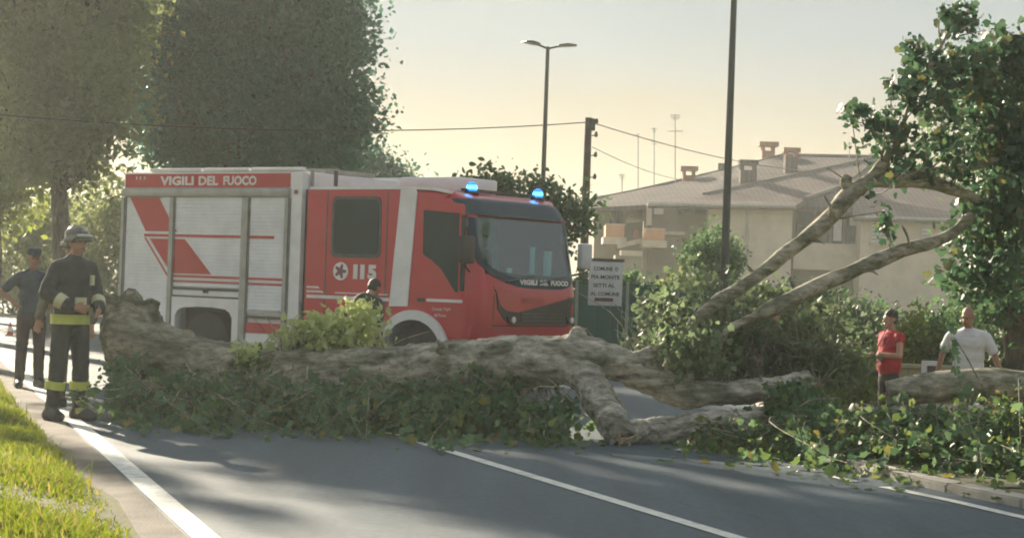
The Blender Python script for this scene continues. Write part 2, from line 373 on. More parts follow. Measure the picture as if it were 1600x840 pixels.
def clump(c, r, n, per=30, sig=.16, hollow=.4):
    cc = ell_points(c, r, max(1, n // per), hollow)
    idx = rng.integers(0, len(cc), n)
    return cc[idx] + rng.normal(size=(n, 3)) * sig
def pxe(px, py, Y, rx, ry, rd, n, per=30, sig=.14, hollow=.3):
    c = P(px, py, Y); s = Y / FPX
    return clump(c, (rx * s, rd, ry * s), n, per, sig, hollow)
def make_tree(name, label, loc, trunk_h, blobs, n, leaf, mleaf, cat='tree', group=None, tr=.22, per=40, sig=.32, hollow=.55, tmpl=KITE, bark=None):
    """blobs: list of (dx,dy,z,rx,ry,rz) relative to loc"""
    root = empty(name, loc, 0, label, cat, group)
    mb = MB()
    top = np.array([0, 0, trunk_h])
    pts = catmull([(0, 0, -.1), (.08, .05, trunk_h * .35), (-.06, 0, trunk_h * .7), top], 10)
    mb.tube(pts, np.linspace(tr * 1.35, tr * .6, 10), 10)
    for b in blobs:
        e = np.array(b[:3]); st = np.array([0, 0, trunk_h * rng.uniform(.55, .95)])
        midp = (st + e) / 2 + rng.normal(size=3) * .25
        q = catmull([st, midp, e], 7); mb.tube(q, np.linspace(tr * .5, tr * .12, 7), 6)
        for _ in range(3):
            t_ = ell_points(e, np.array(b[3:]) * .8, 1, .5)[0]
            mb.tube(catmull([q[4], (q[4] + t_) / 2 + rng.normal(size=3) * .15, t_], 5), np.linspace(tr * .18, tr * .05, 5), 5)
    mb.build('trunk', bark or M_BARKD, root, True)
    vol = np.array([b[3] * b[4] * b[5] for b in blobs]) ** .67; vol /= vol.sum()
    pts = np.vstack([clump(b[:3], b[3:], max(30, int(n * w)), per, sig, hollow) for b, w in zip(blobs, vol)])
    pts = pts[pts[:, 2] > .03]
    o = link('crown', leaf_mesh('crown', pts, leaf, tmpl), mleaf, root)
    o['kind'] = 'stuff'
    return root
def sphere_blobs(c, r, k, br):
    """k uneven lobes over an ellipsoid plus a core"""
    out = [(*c, r[0] * .72, r[1] * .72, r[2] * .78)]
    for _ in range(k):
        d = rng.normal(size=3); d /= np.linalg.norm(d)
        q = np.asarray(c) + d * np.asarray(r) * .68; s = br * rng.uniform(.75, 1.25)
        out.append((*q, s, s, s * .9))
    return out
def shrub(name, label, loc, r, n, leaf, mleaf, cat='shrub', group=None, k=5, sig=.12, tmpl=KITE):
    root = empty(name, loc, 0, label, cat, group)
    mb = MB()
    for _ in range(6):
        e = np.array([rng.normal() * r[0] * .4, rng.normal() * r[1] * .4, r[2] * rng.uniform(.8, 1.5)])
        mb.tube(catmull([(rng.normal() * .05, rng.normal() * .05, -.03), e * .5 + rng.normal(size=3) * .06, e], 6), np.linspace(.03, .008, 6), 5)
    mb.build('stem', M_BARKD, root, True)
    bl = sphere_blobs((0, 0, r[2]), r, k, min(r) * .55)
    vol = np.array([b[3] * b[4] * b[5] for b in bl]) ** .67; vol /= vol.sum()
    pts = np.vstack([clump(b[:3], b[3:], max(20, int(n * w)), 25, sig, .4) for b, w in zip(bl, vol)])
    pts[:, 2] = np.abs(pts[:, 2])
    o = link('crown', leaf_mesh('crown', pts, leaf, tmpl), mleaf, root); o['kind'] = 'stuff'
    return root
def remesh(v_f_list, voxel, smooth=6, name='body'):
    """union of closed pieces -> one continuous mesh"""
    mb = MB()
    for v, f in v_f_list: mb.add(v, f)
    tmp = bpy.data.objects.new('tmp', mb.mesh('tmp')); COL.objects.link(tmp)
    md = tmp.modifiers.new('r', 'REMESH'); md.mode = 'VOXEL'; md.voxel_size = voxel
    if smooth:
        sm = tmp.modifiers.new('s', 'SMOOTH'); sm.iterations = smooth; sm.factor = .5
    dg = bpy.context.evaluated_depsgraph_get()
    me = bpy.data.meshes.new_from_object(tmp.evaluated_get(dg)); me.name = name
    bpy.data.objects.remove(tmp); me.materials.clear(); me.shade_smooth()
    return me
def capsule(a, b, ra, rb, n=12):
    a, b = np.asarray(a, float), np.asarray(b, float); L = np.linalg.norm(b - a) + 1e-6; t = (b - a) / L
    pts, rad = [], []
    for k in np.linspace(-1, 0, 4)[:-1]: pts.append(a + t * ra * k * .999); rad.append(max(.0008, ra * math.sqrt(1 - k * k)))
    for k in np.linspace(0, 1, 3): pts.append(a + (b - a) * k); rad.append(ra + (rb - ra) * k)
    for k in np.linspace(0, 1, 4)[1:]: pts.append(b + t * rb * k * .999); rad.append(max(.0008, rb * math.sqrt(max(0, 1 - k * k))))
    # frames along a straight axis
    ref = np.array([0, 0, 1.]) if abs(t[2]) < .8 else np.array([1., 0, 0])
    x = np.cross(t, ref); x /= np.linalg.norm(x); y = np.cross(t, x); an = np.linspace(0, 2 * np.pi, n, endpoint=False)
    V = np.vstack([p + r * (np.cos(an)[:, None] * x + np.sin(an)[:, None] * y) for p, r in zip(pts, rad)])
    F = [(j * n + i, j * n + (i + 1) % n, (j + 1) * n + (i + 1) % n, (j + 1) * n + i) for j in range(len(pts) - 1) for i in range(n)]
    F += [tuple(range(n))[::-1], tuple((len(pts) - 1) * n + i for i in range(n))]
    return [tuple(p) for p in V], F
def ellipsoid(c, r, n=14, m_=9):
    v = []; f = []
    for j in range(m_ + 1):
        ph = math.pi * (j + .02) / (m_ + .04)
        for i in range(n):
            a = 2 * math.pi * i / n
            v.append((c[0] + r[0] * math.sin(ph) * math.cos(a), c[1] + r[1] * math.sin(ph) * math.sin(a), c[2] + r[2] * math.cos(ph)))
    for j in range(m_):
        for i in range(n): f.append((j * n + i, j * n + (i + 1) % n, (j + 1) * n + (i + 1) % n, (j + 1) * n + i))
    f += [tuple(range(n)), tuple(m_ * n + i for i in range(n))]
    return v, f
def text_mesh(body, height, width=None, bold=.0, shear=0.0, depth=.003):
    cu = bpy.data.curves.new('t', 'FONT'); cu.body = body; cu.size = 1; cu.align_x = 'LEFT'; cu.offset = bold; cu.shear = shear
    cu.extrude = .0; cu.resolution_u = 3
    ob = bpy.data.objects.new('t', cu); COL.objects.link(ob)
    me = bpy.data.meshes.new_from_object(ob.evaluated_get(bpy.context.evaluated_depsgraph_get()))
    bpy.data.objects.remove(ob); bpy.data.curves.remove(cu)
    n = len(me.vertices); co = np.empty(n * 3, np.float32); me.vertices.foreach_get('co', co); co = co.reshape(-1, 3)
    mn, mx_ = co.min(0), co.max(0); co -= mn
    sy = height / (mx_[1] - mn[1]); sx = (width / (mx_[0] - mn[0])) if width else sy
    co[:, 0] *= sx; co[:, 1] *= sy; co[:, 2] = 0
    me.vertices.foreach_set('co', co.ravel()); me.update(); me.materials.clear()
    return me

# ------------------------------------------------------------------ setting: ground, road, verges
def sheet(name, pts, z, mat_, uvz=None):
    bm = bmesh.new()
    f = bm.faces.new([bm.verts.new((x, y, z)) for x, y in pts])
    bmesh.ops.triangulate(bm, faces=[f]); bmesh.ops.recalc_face_normals(bm, faces=bm.faces)
    for q in bm.faces:
        if q.normal.z < 0: q.normal_flip()
    me = bpy.data.meshes.new(name); bm.to_mesh(me); bm.free()
    return tag(link(name, me, mat_), kind='structure')
def strip(name, path, w0, w1, z, mat_, n=40):
    """ribbon along path, from offset w0 to w1 (right positive)"""
    p = catmull([(x, y, 0) for x, y in path], n); t = np.gradient(p, axis=0); t /= np.linalg.norm(t, axis=1)[:, None]
    nr = np.stack([t[:, 1], -t[:, 0], 0 * t[:, 0]], 1)
    a = p + nr * w0; b = p + nr * w1
    z0, z1 = (z if isinstance(z, tuple) else (z, z)); a[:, 2] = z0; b[:, 2] = z1
    v = np.vstack([a, b]); f = [(i, i + n, i + n + 1, i + 1) for i in range(n - 1)]
    return tag(link(name, mesh_np(name, v, f), mat_), kind='structure')
sheet('ground', [(-240, -40), (240, -40), (240, 420), (-240, 420)], -.40, M_FIELD)
LX = lambda y: -1.66 - .321 * (y - 10.75)
LEFT = [(LX(y), y) for y in (-6, 6, 18, 30, 60, 120)]
KERB = [(10.5, -5), (6.4, 6.5), (3.75, 13.7), (3.40, 14.7), (3.03, 15.96), (2.78, 17.5), (2.85, 20), (3.2, 24), (3.4, 30), (3.0, 36)]
road_poly = [(LX(-6) - .20, -6)] + KERB + [(-2, 44), (-28, 120), (LX(120) - .2, 120)]
bmr = MB().prism(road_poly, lambda a, b, d: (a, b, -d), .39)
tag(bmr.build('road', M_ASPH), kind='structure')
strip('road_shoulder', LEFT, -.75, -.10, (-.02, .004), M_SHOULDER)
strip('edge_line', LEFT, -.08, .08, .006, M_LINE)
CL = [(1.4 - .364 * (y - 11.56), y) for y in (-6, 6, 11.56, 14.9, 18.27, 40)]
strip('centre_line', CL[:4], -.06, .06, .006, M_LINE)
strip('centre_line', [(.20, 14.86), (-.45, 16.65), (-1.04, 18.27), (-2.2, 21.5)], -.06, .06, .006, M_LINE)
strip('edge_line', [(9.2, -4), (5.9, 6.5), (3.98, 12.0), (3.58, 13.12), (3.28, 14.1), (2.95, 14.95)], -.055, .055, .006, M_LINE)
strip('edge_line', [(2.80, 15.3), (2.66, 15.7)], -.05, .05, .006, M_LINE)
# raised verge on the right, behind the kerb stones
kp = catmull([(x, y, 0) for x, y in KERB], 60)
kt = np.gradient(kp, axis=0); kt /= np.linalg.norm(kt, axis=1)[:, None]
kn = np.stack([kt[:, 1], -kt[:, 0], 0 * kt[:, 0]], 1)
rows = []
for off, z in ((.24, .055), (.8, .05), (1.6, -.10), (2.4, -.30), (3.4, -.385)):
    q = kp + kn * off; q[:, 2] = z + rng.normal(size=60) * .012; rows.append(q)
rows[0][:, 2] = .055
vv = np.vstack(rows); ff = [(r * 60 + i, r * 60 + i + 1, (r + 1) * 60 + i + 1, (r + 1) * 60 + i) for r in range(4) for i in range(59)]
tag(link('verge', mesh_np('verge', vv, ff), M_DIRT, smooth=True), kind='structure')
kerb = empty('kerb', (0, 0, 0)); kerb['kind'] = 'structure'
dk = np.r_[0, np.cumsum(np.linalg.norm(np.diff(kp, axis=0), axis=1))]
stone_me = MB().box((0, -.0, -.2), (.985, -.22, .07)).mesh('kerb_stone')
bm = bmesh.new(); bm.from_mesh(stone_me); bmesh.ops.bevel(bm, geom=bm.edges[:], offset=.014, segments=2, affect='EDGES'); bm.to_mesh(stone_me); bm.free()
stone_me.materials.append(M_KERB)
for k in range(28):
    s = 8 + k * 1.0
    a = np.array([np.interp(s, dk, kp[:, j]) for j in range(3)]); b = np.array([np.interp(s + 1, dk, kp[:, j]) for j in range(3)])
    o = bpy.data.objects.new('kerb_stone', stone_me); COL.objects.link(o); o.parent = kerb
    o.location = (a[0], a[1], rng.normal() * .004); o.rotation_euler = (0, 0, math.atan2(b[1] - a[1], b[0] - a[0]))
# left grass verge: gently mounded sheet + blades
gy = np.linspace(-6, 120, 90); offs = [.34, .6, 1.2, 3, 8, 40]; zz = [-.012, .04, .07, .09, .12, .1]
rows = []
for o_, z_ in zip(offs, zz):
    wig = .07 * np.sin(gy * 1.7) + .05 * np.sin(gy * 4.1 + 1) if o_ < 1 else 0
    rows.append(np.stack([LX(gy) - o_ * 1.05 + wig, gy, np.full_like(gy, z_)], 1))
vv = np.vstack(rows); ff = [(r * 90 + i, (r + 1) * 90 + i, (r + 1) * 90 + i + 1, r * 90 + i + 1) for r in range(5) for i in range(89)]
verge_l = tag(link('grass_verge', mesh_np('grass_verge', vv, ff), M_TURF, smooth=True), kind='structure')
n = 85000
y_ = rng.uniform(9.5, 27, n); off = .36 + rng.exponential(.9, n) + rng.random(n) * .25
x_ = LX(y_) - off * 1.05; keep = (x_ > -.285 * y_) & (rng.random(n) < 1.15 - .6 * np.exp(-((off - .36) / .12)))
pat = np.sin(x_ * 2.1 + 1.3 * np.sin(y_ * 1.1)) * np.sin(y_ * 1.7 + x_) + .6 * np.sin(x_ * 6.3 + y_ * 4.1)
keep &= rng.random(n) < np.clip(.75 + .5 * pat, .12, 1); keep &= off > .36 + .16 * np.abs(np.sin(y_ * 2.9) * np.sin(y_ * 7.3))
x_, y_, off, pat = x_[keep], y_[keep], off[keep], pat[keep]; n = len(x_)
z_ = np.interp(off, [.34, .6, 1.2, 3, 8], [-.01, .04, .07, .09, .12])
hgt = rng.uniform(.025, .075, n) * np.where(rng.random(n) < .02, 2.2, 1) * (1 + .3 * np.clip(pat, -1, 1)) * (1 + .5 * np.sin(x_ * 3) * np.sin(y_ * 2.3)); an = rng.uniform(0, 2 * np.pi, n); w = rng.uniform(.004, .008, n)
lean = rng.normal(size=(n, 2)) * .45 * hgt[:, None]
b0 = np.stack([x_ - np.cos(an) * w, y_ - np.sin(an) * w, z_ - .01], 1); b1 = np.stack([x_ + np.cos(an) * w, y_ + np.sin(an) * w, z_ - .01], 1)
m0 = np.stack([x_ + lean[:, 0] * .35 - np.cos(an) * w * .8, y_ + lean[:, 1] * .35 - np.sin(an) * w * .8, z_ + hgt * .6], 1)
m1 = np.stack([x_ + lean[:, 0] * .35 + np.cos(an) * w * .8, y_ + lean[:, 1] * .35 + np.sin(an) * w * .8, z_ + hgt * .6], 1)
tp = np.stack([x_ + lean[:, 0], y_ + lean[:, 1], z_ + hgt], 1)
gv = np.stack([b0, b1, m1, m0, tp], 1).reshape(-1, 3); base = (np.arange(n) * 5)[:, None, None]
gf = (np.array([(0, 1, 2), (0, 2, 3), (3, 2, 4)])[None] + base).reshape(-1, 3)
gr = link('grass', mesh_np('grass', gv, gf), M_GRASS)
tag(gr, 'short sunlit green grass blades on the verge beside the road', 'grass', kind='stuff')

# ------------------------------------------------------------------ standing trees and hedges
make_tree('round_tree', 'huge dense dark green rounded tree standing behind the fire engine', (-7.05, 50, -.4), 3.4,
          sphere_blobs((.05, 0, 7.6), (3.75, 3.4, 4.9), 80, .95), 125000, .155, M_LEAFD, tr=.32, per=60, sig=.3, hollow=.6)
make_tree('slim_tree', 'hazy olive green tree behind the firefighters, beside the round tree', (-10.4, 44, 0), 5,
          sphere_blobs((0, 0, 7.6), (1.75, 2.0, 5.2), 22, .95), 42000, .16, M_LEAFO, tr=.2, per=40, sig=.3)
make_tree('slim_tree', 'sunlit yellow green tree at the far end of the grass verge', (-13.6, 50, 0), 5,
          sphere_blobs((0, 0, 6.0), (2.0, 2.2, 4.6), 18, 1.0), 26000, .17, M_LEAFG, tr=.2, per=40, sig=.32)
make_tree('small_tree', 'small dark tree rising just behind the round tree and fire engine roof', (-5.1, 66, -.4), 2.6,
          sphere_blobs((0, 0, 4.4), (2.0, 2.0, 2.3), 12, .75), 16000, .16, M_LEAFD, tr=.16)
make_tree('offscreen_tree', 'broad tree on the grass verge whose shade falls across the road', (-13.0, 37.6, 0), 6.6,
          sphere_blobs((0, 0, 10.2), (1.25, 1.4, 3.4), 14, .75), 13000, .22, M_LEAFO, group='trees along the verge', tr=.24, per=40, sig=.35)
make_tree('stripe_cypress', 'unseen slender dark tree added to cast a shadow stripe on the road', (-12.5, 31.55, 0), 3, [(0, 0, z, .36 - .02 * abs(z - 4), .36, 1.1) for z in (1.6, 3, 4.4, 5.8, 7.0, 8.0)], 7000, .09, M_LEAFD, tr=.1, sig=.1)  # unseen columnar tree added for a narrow shadow stripe on the road
make_tree('offscreen_tree', 'unseen very tall high crowned tree added to shade the near road', (-12.3, 40.85, 0), 11.5,
          sphere_blobs((0, 0, 14.3), (2.3, 2.2, 2.6), 12, .9), 15000, .22, M_LEAFO, group='trees along the verge', tr=.24, per=40, sig=.35)  # unseen tree added to shade the near road; high crown keeps trunk sunlit
for i, (px, Y, rx, rz, lab) in enumerate([
        (20, 60, 2.2, 1.7, 'low sunlit hedge bush behind the officer in the dark cap'),
        (95, 62, 2.0, 2.3, 'mottled green bush behind the helmets of the firefighters'),
        (165, 58, 1.9, 2.4, 'dark green bush between the firefighters and the fire engine')]):
    q = P(px, 480, Y)
    shrub('hedge_bush', lab, (q.x, Y, -.1), (rx, 1.5, rz), 7000, .15, M_LEAFO, 'bush', k=8, sig=.2)

# ------------------------------------------------------------------ house far behind
YH = 85.0; HS = YH / FPX
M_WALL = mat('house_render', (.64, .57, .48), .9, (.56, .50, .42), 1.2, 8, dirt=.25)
M_WALL2 = mat('house_shaded_render', (.29, .27, .22), .9, (.24, .22, .18), 1.5, 6)  # darker render; shade of the recessed facades put into the colour
M_ROOF = mat('roof_tiles', (.165, .135, .125), .9, (.125, .105, .10), 1.0, 8, .5, 18, spec=.08)
M_ROOF2 = mat('roof_tiles_shaded', (.135, .118, .115), .9, (.105, .092, .09), 1.0, 8, .5, 18, spec=.08)  # darker tile copy for roof planes that the light reaches less
for m_ in (M_ROOF, M_ROOF2):
    N_, L_ = m_.node_tree.nodes, m_.node_tree.links; b_ = N_['Principled BSDF']; src_ = b_.inputs['Base Color'].links[0].from_socket
    t_ = N_.new('ShaderNodeTexCoord'); w1 = N_.new('ShaderNodeTexWave'); w1.bands_direction = 'Y'; w1.wave_profile = 'SAW'; w1.inputs['Scale'].default_value = .8; w1.inputs['Distortion'].default_value = .6; L_.new(t_.outputs['Object'], w1.inputs['Vector'])
    w2 = N_.new('ShaderNodeTexWave'); w2.bands_direction = 'X'; w2.inputs['Scale'].default_value = 1.3; w2.inputs['Distortion'].default_value = .4; L_.new(t_.outputs['Object'], w2.inputs['Vector'])
    av = N_.new('ShaderNodeMath'); av.operation = 'ADD'; L_.new(w1.outputs['Fac'], av.inputs[0]); L_.new(w2.outputs['Fac'], av.inputs[1])
    mr_ = N_.new('ShaderNodeMapRange'); mr_.inputs['From Max'].default_value = 2; mr_.inputs['To Min'].default_value = .72; mr_.inputs['To Max'].default_value = 1.15; L_.new(av.outputs[0], mr_.inputs['Value'])
    mx_ = N_.new('ShaderNodeMix'); mx_.data_type = 'RGBA'; mx_.blend_type = 'MULTIPLY'; mx_.inputs['Factor'].default_value = 1; L_.new(src_, mx_.inputs['A']); L_.new(mr_.outputs['Result'], mx_.inputs['B']); L_.new(mx_.outputs['Result'], b_.inputs['Base Color'])
M_FASCIA = mat('dark_fascia', (.11, .10, .09), .7)
M_TERRA = mat('terracotta', (.34, .16, .10), .85, (.25, .12, .08), 5)
M_ORANGE = mat('balcony_panel_sunlit', (.62, .34, .20), .7, (.55, .30, .18), 3)  # warm sunlight on the balconies put into the panel colour
M_CONC = mat('pale_concrete', (.60, .52, .43), .85, (.5, .43, .36), 3)
M_AWN = mat('awning_cloth', (.50, .44, .24), .8)
M_SHUTW = mat('white_shutter', (.62, .63, .65), .6)
house = empty('house', tuple(P(1180, 500, YH).xy) + (-.4,), 0, 'long pale house with brown tiled roofs, chimneys and balconies tinted a sunlit orange', 'house')
HO = np.array(house.location)
def hp(px, py, Y=YH): return tuple(np.array(P(px, py, Y)) - HO)
def hpoly(name, pts, mat_, t=.12, parent=None, axis='y', bevel=0):
    """flat polygon given by (px,py,Y) with thickness t added backwards (or downwards)"""
    v = [hp(*q) for q in pts]; d = (0, t, 0) if axis == 'y' else (0, 0, -t); n_ = len(v)
    w_ = [tuple(np.array(q) + d) for q in v]
    mb = MB().add(v + w_, [tuple(range(n_)), tuple(range(2 * n_ - 1, n_ - 1, -1))] + [(i, i + n_, (i + 1) % n_ + n_, (i + 1) % n_) for i in range(n_)])
    return mb.build(name, mat_, parent or house)
def hrect(name, x0, y0, x1, y1, Y, mat_, t=.12, parent=None):
    a = hp(x0, y1, Y); b = hp(x1, y0, Y)
    return MB().box((a[0], a[1], min(a[2], b[2])), (b[0], a[1] + t, max(a[2], b[2]))).build(name, mat_, parent or house)
def wall_box(name, x0, x1, ytop, Y, depth, mat_):
    a = hp(x0, ytop, Y); b = hp(x1, ytop, Y)
    return MB().box((a[0], a[1], 0), (b[0], a[1] + depth, a[2])).build(name, mat_, house)
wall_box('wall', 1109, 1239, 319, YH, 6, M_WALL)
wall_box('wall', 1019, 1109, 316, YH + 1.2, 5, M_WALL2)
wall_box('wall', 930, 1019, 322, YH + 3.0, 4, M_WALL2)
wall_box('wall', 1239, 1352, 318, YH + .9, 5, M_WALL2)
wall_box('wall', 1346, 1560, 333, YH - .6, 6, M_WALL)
hpoly('roof', [(1012, 317, YH - .5), (1243, 321, YH - .5), (1256, 313, YH), (1312, 293, YH + 3), (1372, 247, YH + 9), (1100, 304, YH + 3)], M_ROOF, .22, axis='z')
hpoly('roof', [(922, 325, YH + 2.4), (1019, 319, YH + 1), (1100, 304, YH + 3.05), (1160, 293, YH + 4.2), (1370, 244, YH + 10), (1222, 243, YH + 12), (1150, 262, YH + 11), (1040, 288, YH + 9), (966, 304, YH + 7), (928, 311, YH + 5)], M_ROOF2, .22, axis='z')
rr = hpoly('roof', [(1332, 337, YH - 1.1), (1575, 345, YH - 1.1), (1560, 300, YH + 3), (1470, 276, YH + 7), (1372, 250, YH + 9), (1312, 293, YH + 3.05), (1335, 305, YH + 1.5)], M_ROOF, .22, axis='z')
hpoly('roof', [(1236, 321, YH + .1), (1352, 326, YH + .1), (1335, 304, YH + 1.45), (1312, 294, YH + 3.0), (1258, 312, YH + .4)], M_ROOF2, .2, axis='z')
def hbar(name, pts, r, mat_, parent=None):
    v = [hp(*q) for q in pts]
    return MB().tube(catmull(v, 2 * len(v)), r, 6).build(name, mat_, parent or house)
hbar('ridge_tiles', [(1222, 243, YH + 12), (1372, 245.5, YH + 9.6)], .12, M_FASCIA)
hbar('roof_shadow_line', [(1100, 304, YH + 3), (1200, 283, YH + 5.2), (1300, 261, YH + 7.5), (1372, 246, YH + 9)], .11, M_FASCIA)  # dark bar drawing the shadow line at the upper roof's step
hbar('gutter', [(1012, 319, YH - .55), (1243, 323, YH - .55)], .09, M_ALU)
hbar('gutter', [(1332, 339, YH - 1.15), (1575, 347, YH - 1.15)], .09, M_ALU)
hbar('verge_tiles', [(1258, 311, YH + .35), (1285, 302, YH + 1.6), (1312, 292.5, YH + 3)], .13, M_FASCIA)
hbar('ridge_tiles', [(930, 310, YH + 5), (966, 303.5, YH + 7), (1040, 287.5, YH + 9), (1150, 261.5, YH + 11), (1222, 243, YH + 12)], .10, M_FASCIA)
hbar('downpipe', [(1168, 322, YH - .12), (1166, 440, YH - .12)], .05, M_ALU)
# glazed veranda
for x0, x1 in ((1244, 1272), (1276, 1296), (1300, 1318), (1322, 1345)):
    w_ = hrect('window', x0, 328, x1, 381, YH + .72, M_FASCIA, .15)
    hrect('pane', x0 + 2.2, 331, x1 - 2.2, 352, YH + .68, M_HOUSEGLASS, .05, w_); hrect('pane', x0 + 2.2, 354, x1 - 2.2, 378, YH + .68, M_HOUSEGLASS, .05, w_)
hrect('curtain', 1302, 333, 1316, 376, YH + .64, M_SHUTW, .03); hrect('curtain', 1327, 336, 1343, 352, YH + .64, M_SHUTW, .03)
hrect('veranda_beam', 1239, 318, 1350, 327, YH + .55, M_FASCIA, .3)
hrect('veranda_parapet', 1239, 382, 1352, 420, YH + .45, M_WALL, .3)
for x0, x1 in ((1361, 1388), (1440, 1456), (1480, 1500)):
    w_ = hrect('shutter', x0, 342, x1, 379, YH - .72, M_SHUTW, .12)
    hrect('sill', x0 - 2, 379, x1 + 2, 382, YH - .80, M_CONC, .2, w_)
    for k in range(6): hrect('slat', x0 + 1, 343 + k * 6, x1 - 1, 345 + k * 6, YH - .745, M_ALU, .02, w_)
# recessed left facade
w_ = hrect('window', 1060, 318, 1108, 334, YH + 1.0, M_FASCIA, .1); hrect('pane', 1063, 320, 1083, 332, YH + .95, M_HOUSEGLASS, .05, w_); hrect('pane', 1086, 320, 1105, 332, YH + .95, M_HOUSEGLASS, .05, w_)
hrect('air_conditioner', 1022, 320, 1037, 334, YH + .9, M_SHUTW, .3)
hrect('sill', 1040, 362, 1070, 366, YH + .9, M_CONC, .3)
hrect('pillar', 1010, 318, 1019, 352, YH + .9, M_WALL, .3)
hpoly('awning', [(984, 326, YH + 2.7), (1005, 324, YH + 2.7), (1003, 346, YH + 1.6), (978, 348, YH + 1.6)], M_AWN, .04)
w_ = hrect('window', 953, 322, 975, 349, YH + 2.9, M_FASCIA, .1); hrect('pane', 955, 325, 963, 347, YH + 2.85, M_HOUSEGLASS, .05, w_); hrect('pane', 965, 325, 973, 347, YH + 2.85, M_HOUSEGLASS, .05, w_)
def balcony(x0, y0, x1, y1, Y, dep):
    a, b = hp(x0, y1, Y), hp(x1, y0, Y)
    s = MB().box((a[0] - .1, a[1] - .1, a[2] - .3), (b[0] + .1, a[1] + dep, a[2])).build('balcony', M_CONC, house)
    MB().box((a[0], a[1], a[2]), (b[0], a[1] + .07, b[2])).build('panel', M_ORANGE, s)
    MB().box((a[0], a[1] + .075, a[2]), (a[0] + .07, a[1] + dep, b[2])).build('panel', M_ORANGE, s)
    MB().box((a[0] - .03, a[1] - .02, b[2]), (b[0] + .03, a[1] + .09, b[2] + .06)).build('handrail', M_CONC, s)
balcony(946, 352, 976, 370, YH + .8, 2.2); balcony(1008, 359, 1039, 375, YH - .8, 2.2)
hpoly('stair_slab', [(965, 381, YH), (1002, 372, YH), (1003, 379, YH), (967, 388, YH)], M_CONC, 1.0)
hrect('balcony_slab', 970, 392, 1004, 399, YH - 1.0, M_CONC, 1.6)
hrect('pillar', 1003, 345, 1006, 420, YH - 1.0, M_WALL, .2)
hrect('wall_base', 960, 400, 1010, 440, YH - .9, M_WALL2, 1.5)
hrect('planter_chair', 990, 359, 998, 371, YH + .5, M_TERRA, .2)
# chimneys
def chimney(px, ytop, ybot, wpx, Y, mb_, mcap, capw=1.35):
    a, b = hp(px - wpx / 2, ybot, Y), hp(px + wpx / 2, ytop, Y); w2 = (b[0] - a[0])
    hcap = .16 * w2 + .12
    o = MB().box((a[0], a[1], a[2] - .6), (b[0], a[1] + w2, b[2] - hcap * 2)).build('chimney', mb_, house)
    cx, cy = (a[0] + b[0]) / 2, a[1] + w2 / 2; e_ = w2 * capw / 2
    cap = MB().box((cx - e_, cy - e_, b[2] - hcap), (cx + e_, cy + e_, b[2])).build('chimney_cap', mcap, o)
    for sx in (-1, 1):
        for sy in (-1, 1):
            MB().box((cx + sx * w2 * .38 - .07, cy + sy * w2 * .38 - .07, b[2] - hcap * 2 - .01), (cx + sx * w2 * .38 + .07, cy + sy * w2 * .38 + .07, b[2] - hcap + .01)).build('cap_post', mcap, o)
chimney(1077, 260, 280, 20, YH + 9, M_TERRA, M_TERRA, 1.4)
chimney(1127, 255, 268, 8, YH + 10.5, M_FASCIA, M_FASCIA, 1.3)
chimney(1170, 250, 290, 27, YH + 5, M_ROOF, M_ROOF2, 1.15)
chimney(1201, 222, 250, 21, YH + 12, M_TERRA, M_TERRA, 1.5)
chimney(1237, 231, 274, 21, YH + 7, M_ROOF, M_TERRA, 1.35)
# aerials
def aerial(px, ytop, ybot, Y, bars):
    o = hbar('aerial', [(px, ybot, Y), (px, ytop, Y)], .025, M_ALU)
    for dy, half in bars:
        MB().tube([hp(px - half, ytop + dy, Y), hp(px + half, ytop + dy, Y)], .018, 5).build('aerial_bar', M_ALU, o)
    return o
aerial(972, 272, 308, YH + 7, [(1, 5), (4, 5), (7, 3)])
aerial(997, 210, 300, YH + 8, [(0, 3)])
aerial(1022, 199, 293, YH + 8.5, [(2, 5), (6, 4), (22, 6), (26, 4)])
aerial(1055, 179, 287, YH + 9, [(1, 8), (4, 8), (7, 6), (26, 12)])
aerial(1327, 222, 247, YH + 10, [(2, 4)])

# ------------------------------------------------------------------ poles, wires
M_POLE = mat('lamp_pole_paint', (.045, .06, .06), .45, (.06, .065, .06), 5, metal=.3)
M_WOODP = mat('utility_pole_wood', (.10, .075, .065), .85, (.06, .05, .045), 6, bump=.4)
def lamp_post(loc, h, rz, label):
    root = empty('lamp_post', loc, rz, label, 'lamp post', 'tall street lamps along the road')
    MB().lathe([(.11, 0), (.11, .25), (.085, .3), (.078, 1.2), (.055, h * .97), (.05, h)], 'z', (0, 0, 0), 12).build('pole', M_POLE, root, True)
    MB().lathe([(.16, -.05), (.16, .04), (.11, .06)], 'z', (0, 0, 0), 12).build('base_plate', M_POLE, root)
    for s, yaw in ((1, 0.0), (-1, R(-28))):
        c_, sn = math.cos(yaw), math.sin(yaw)
        rot = lambda p: (s * (p[0] * c_ - p[1] * sn), p[0] * sn + p[1] * c_, p[2])
        arm = MB().tube([rot((0, 0, h - .06)), rot((.18, 0, h - .01)), rot((.34, 0, h + .03))], .03, 6).build('arm', M_POLE, root)
        prof = [(.28, .0), (.30, .07), (.55, .11), (.78, .085), (.80, .05), (.5, .02)]
        v = [rot((a, -.13 + .05 * (a < .32), h + b)) for a, b in prof] + [rot((a, .13 - .05 * (a < .32), h + b)) for a, b in prof]; k = len(prof)
        MB().add(v, [tuple(range(k)), tuple(range(2 * k - 1, k - 1, -1))] + [(i, i + k, (i + 1) % k + k, (i + 1) % k) for i in range(k)]).build('lamp_head', M_POLE, root)
    return root
lp = P(848, 300, 53); lamp_post((lp.x, 53, -.4), 8.45, R(4), 'dark street lamp with twin flat heads rising behind the fire engine cab')
lp = P(1132, 425, 34); lamp_post((lp.x, 34, -.4), 8.45, R(10), 'dark thick lamp pole in front of the pale house wall')
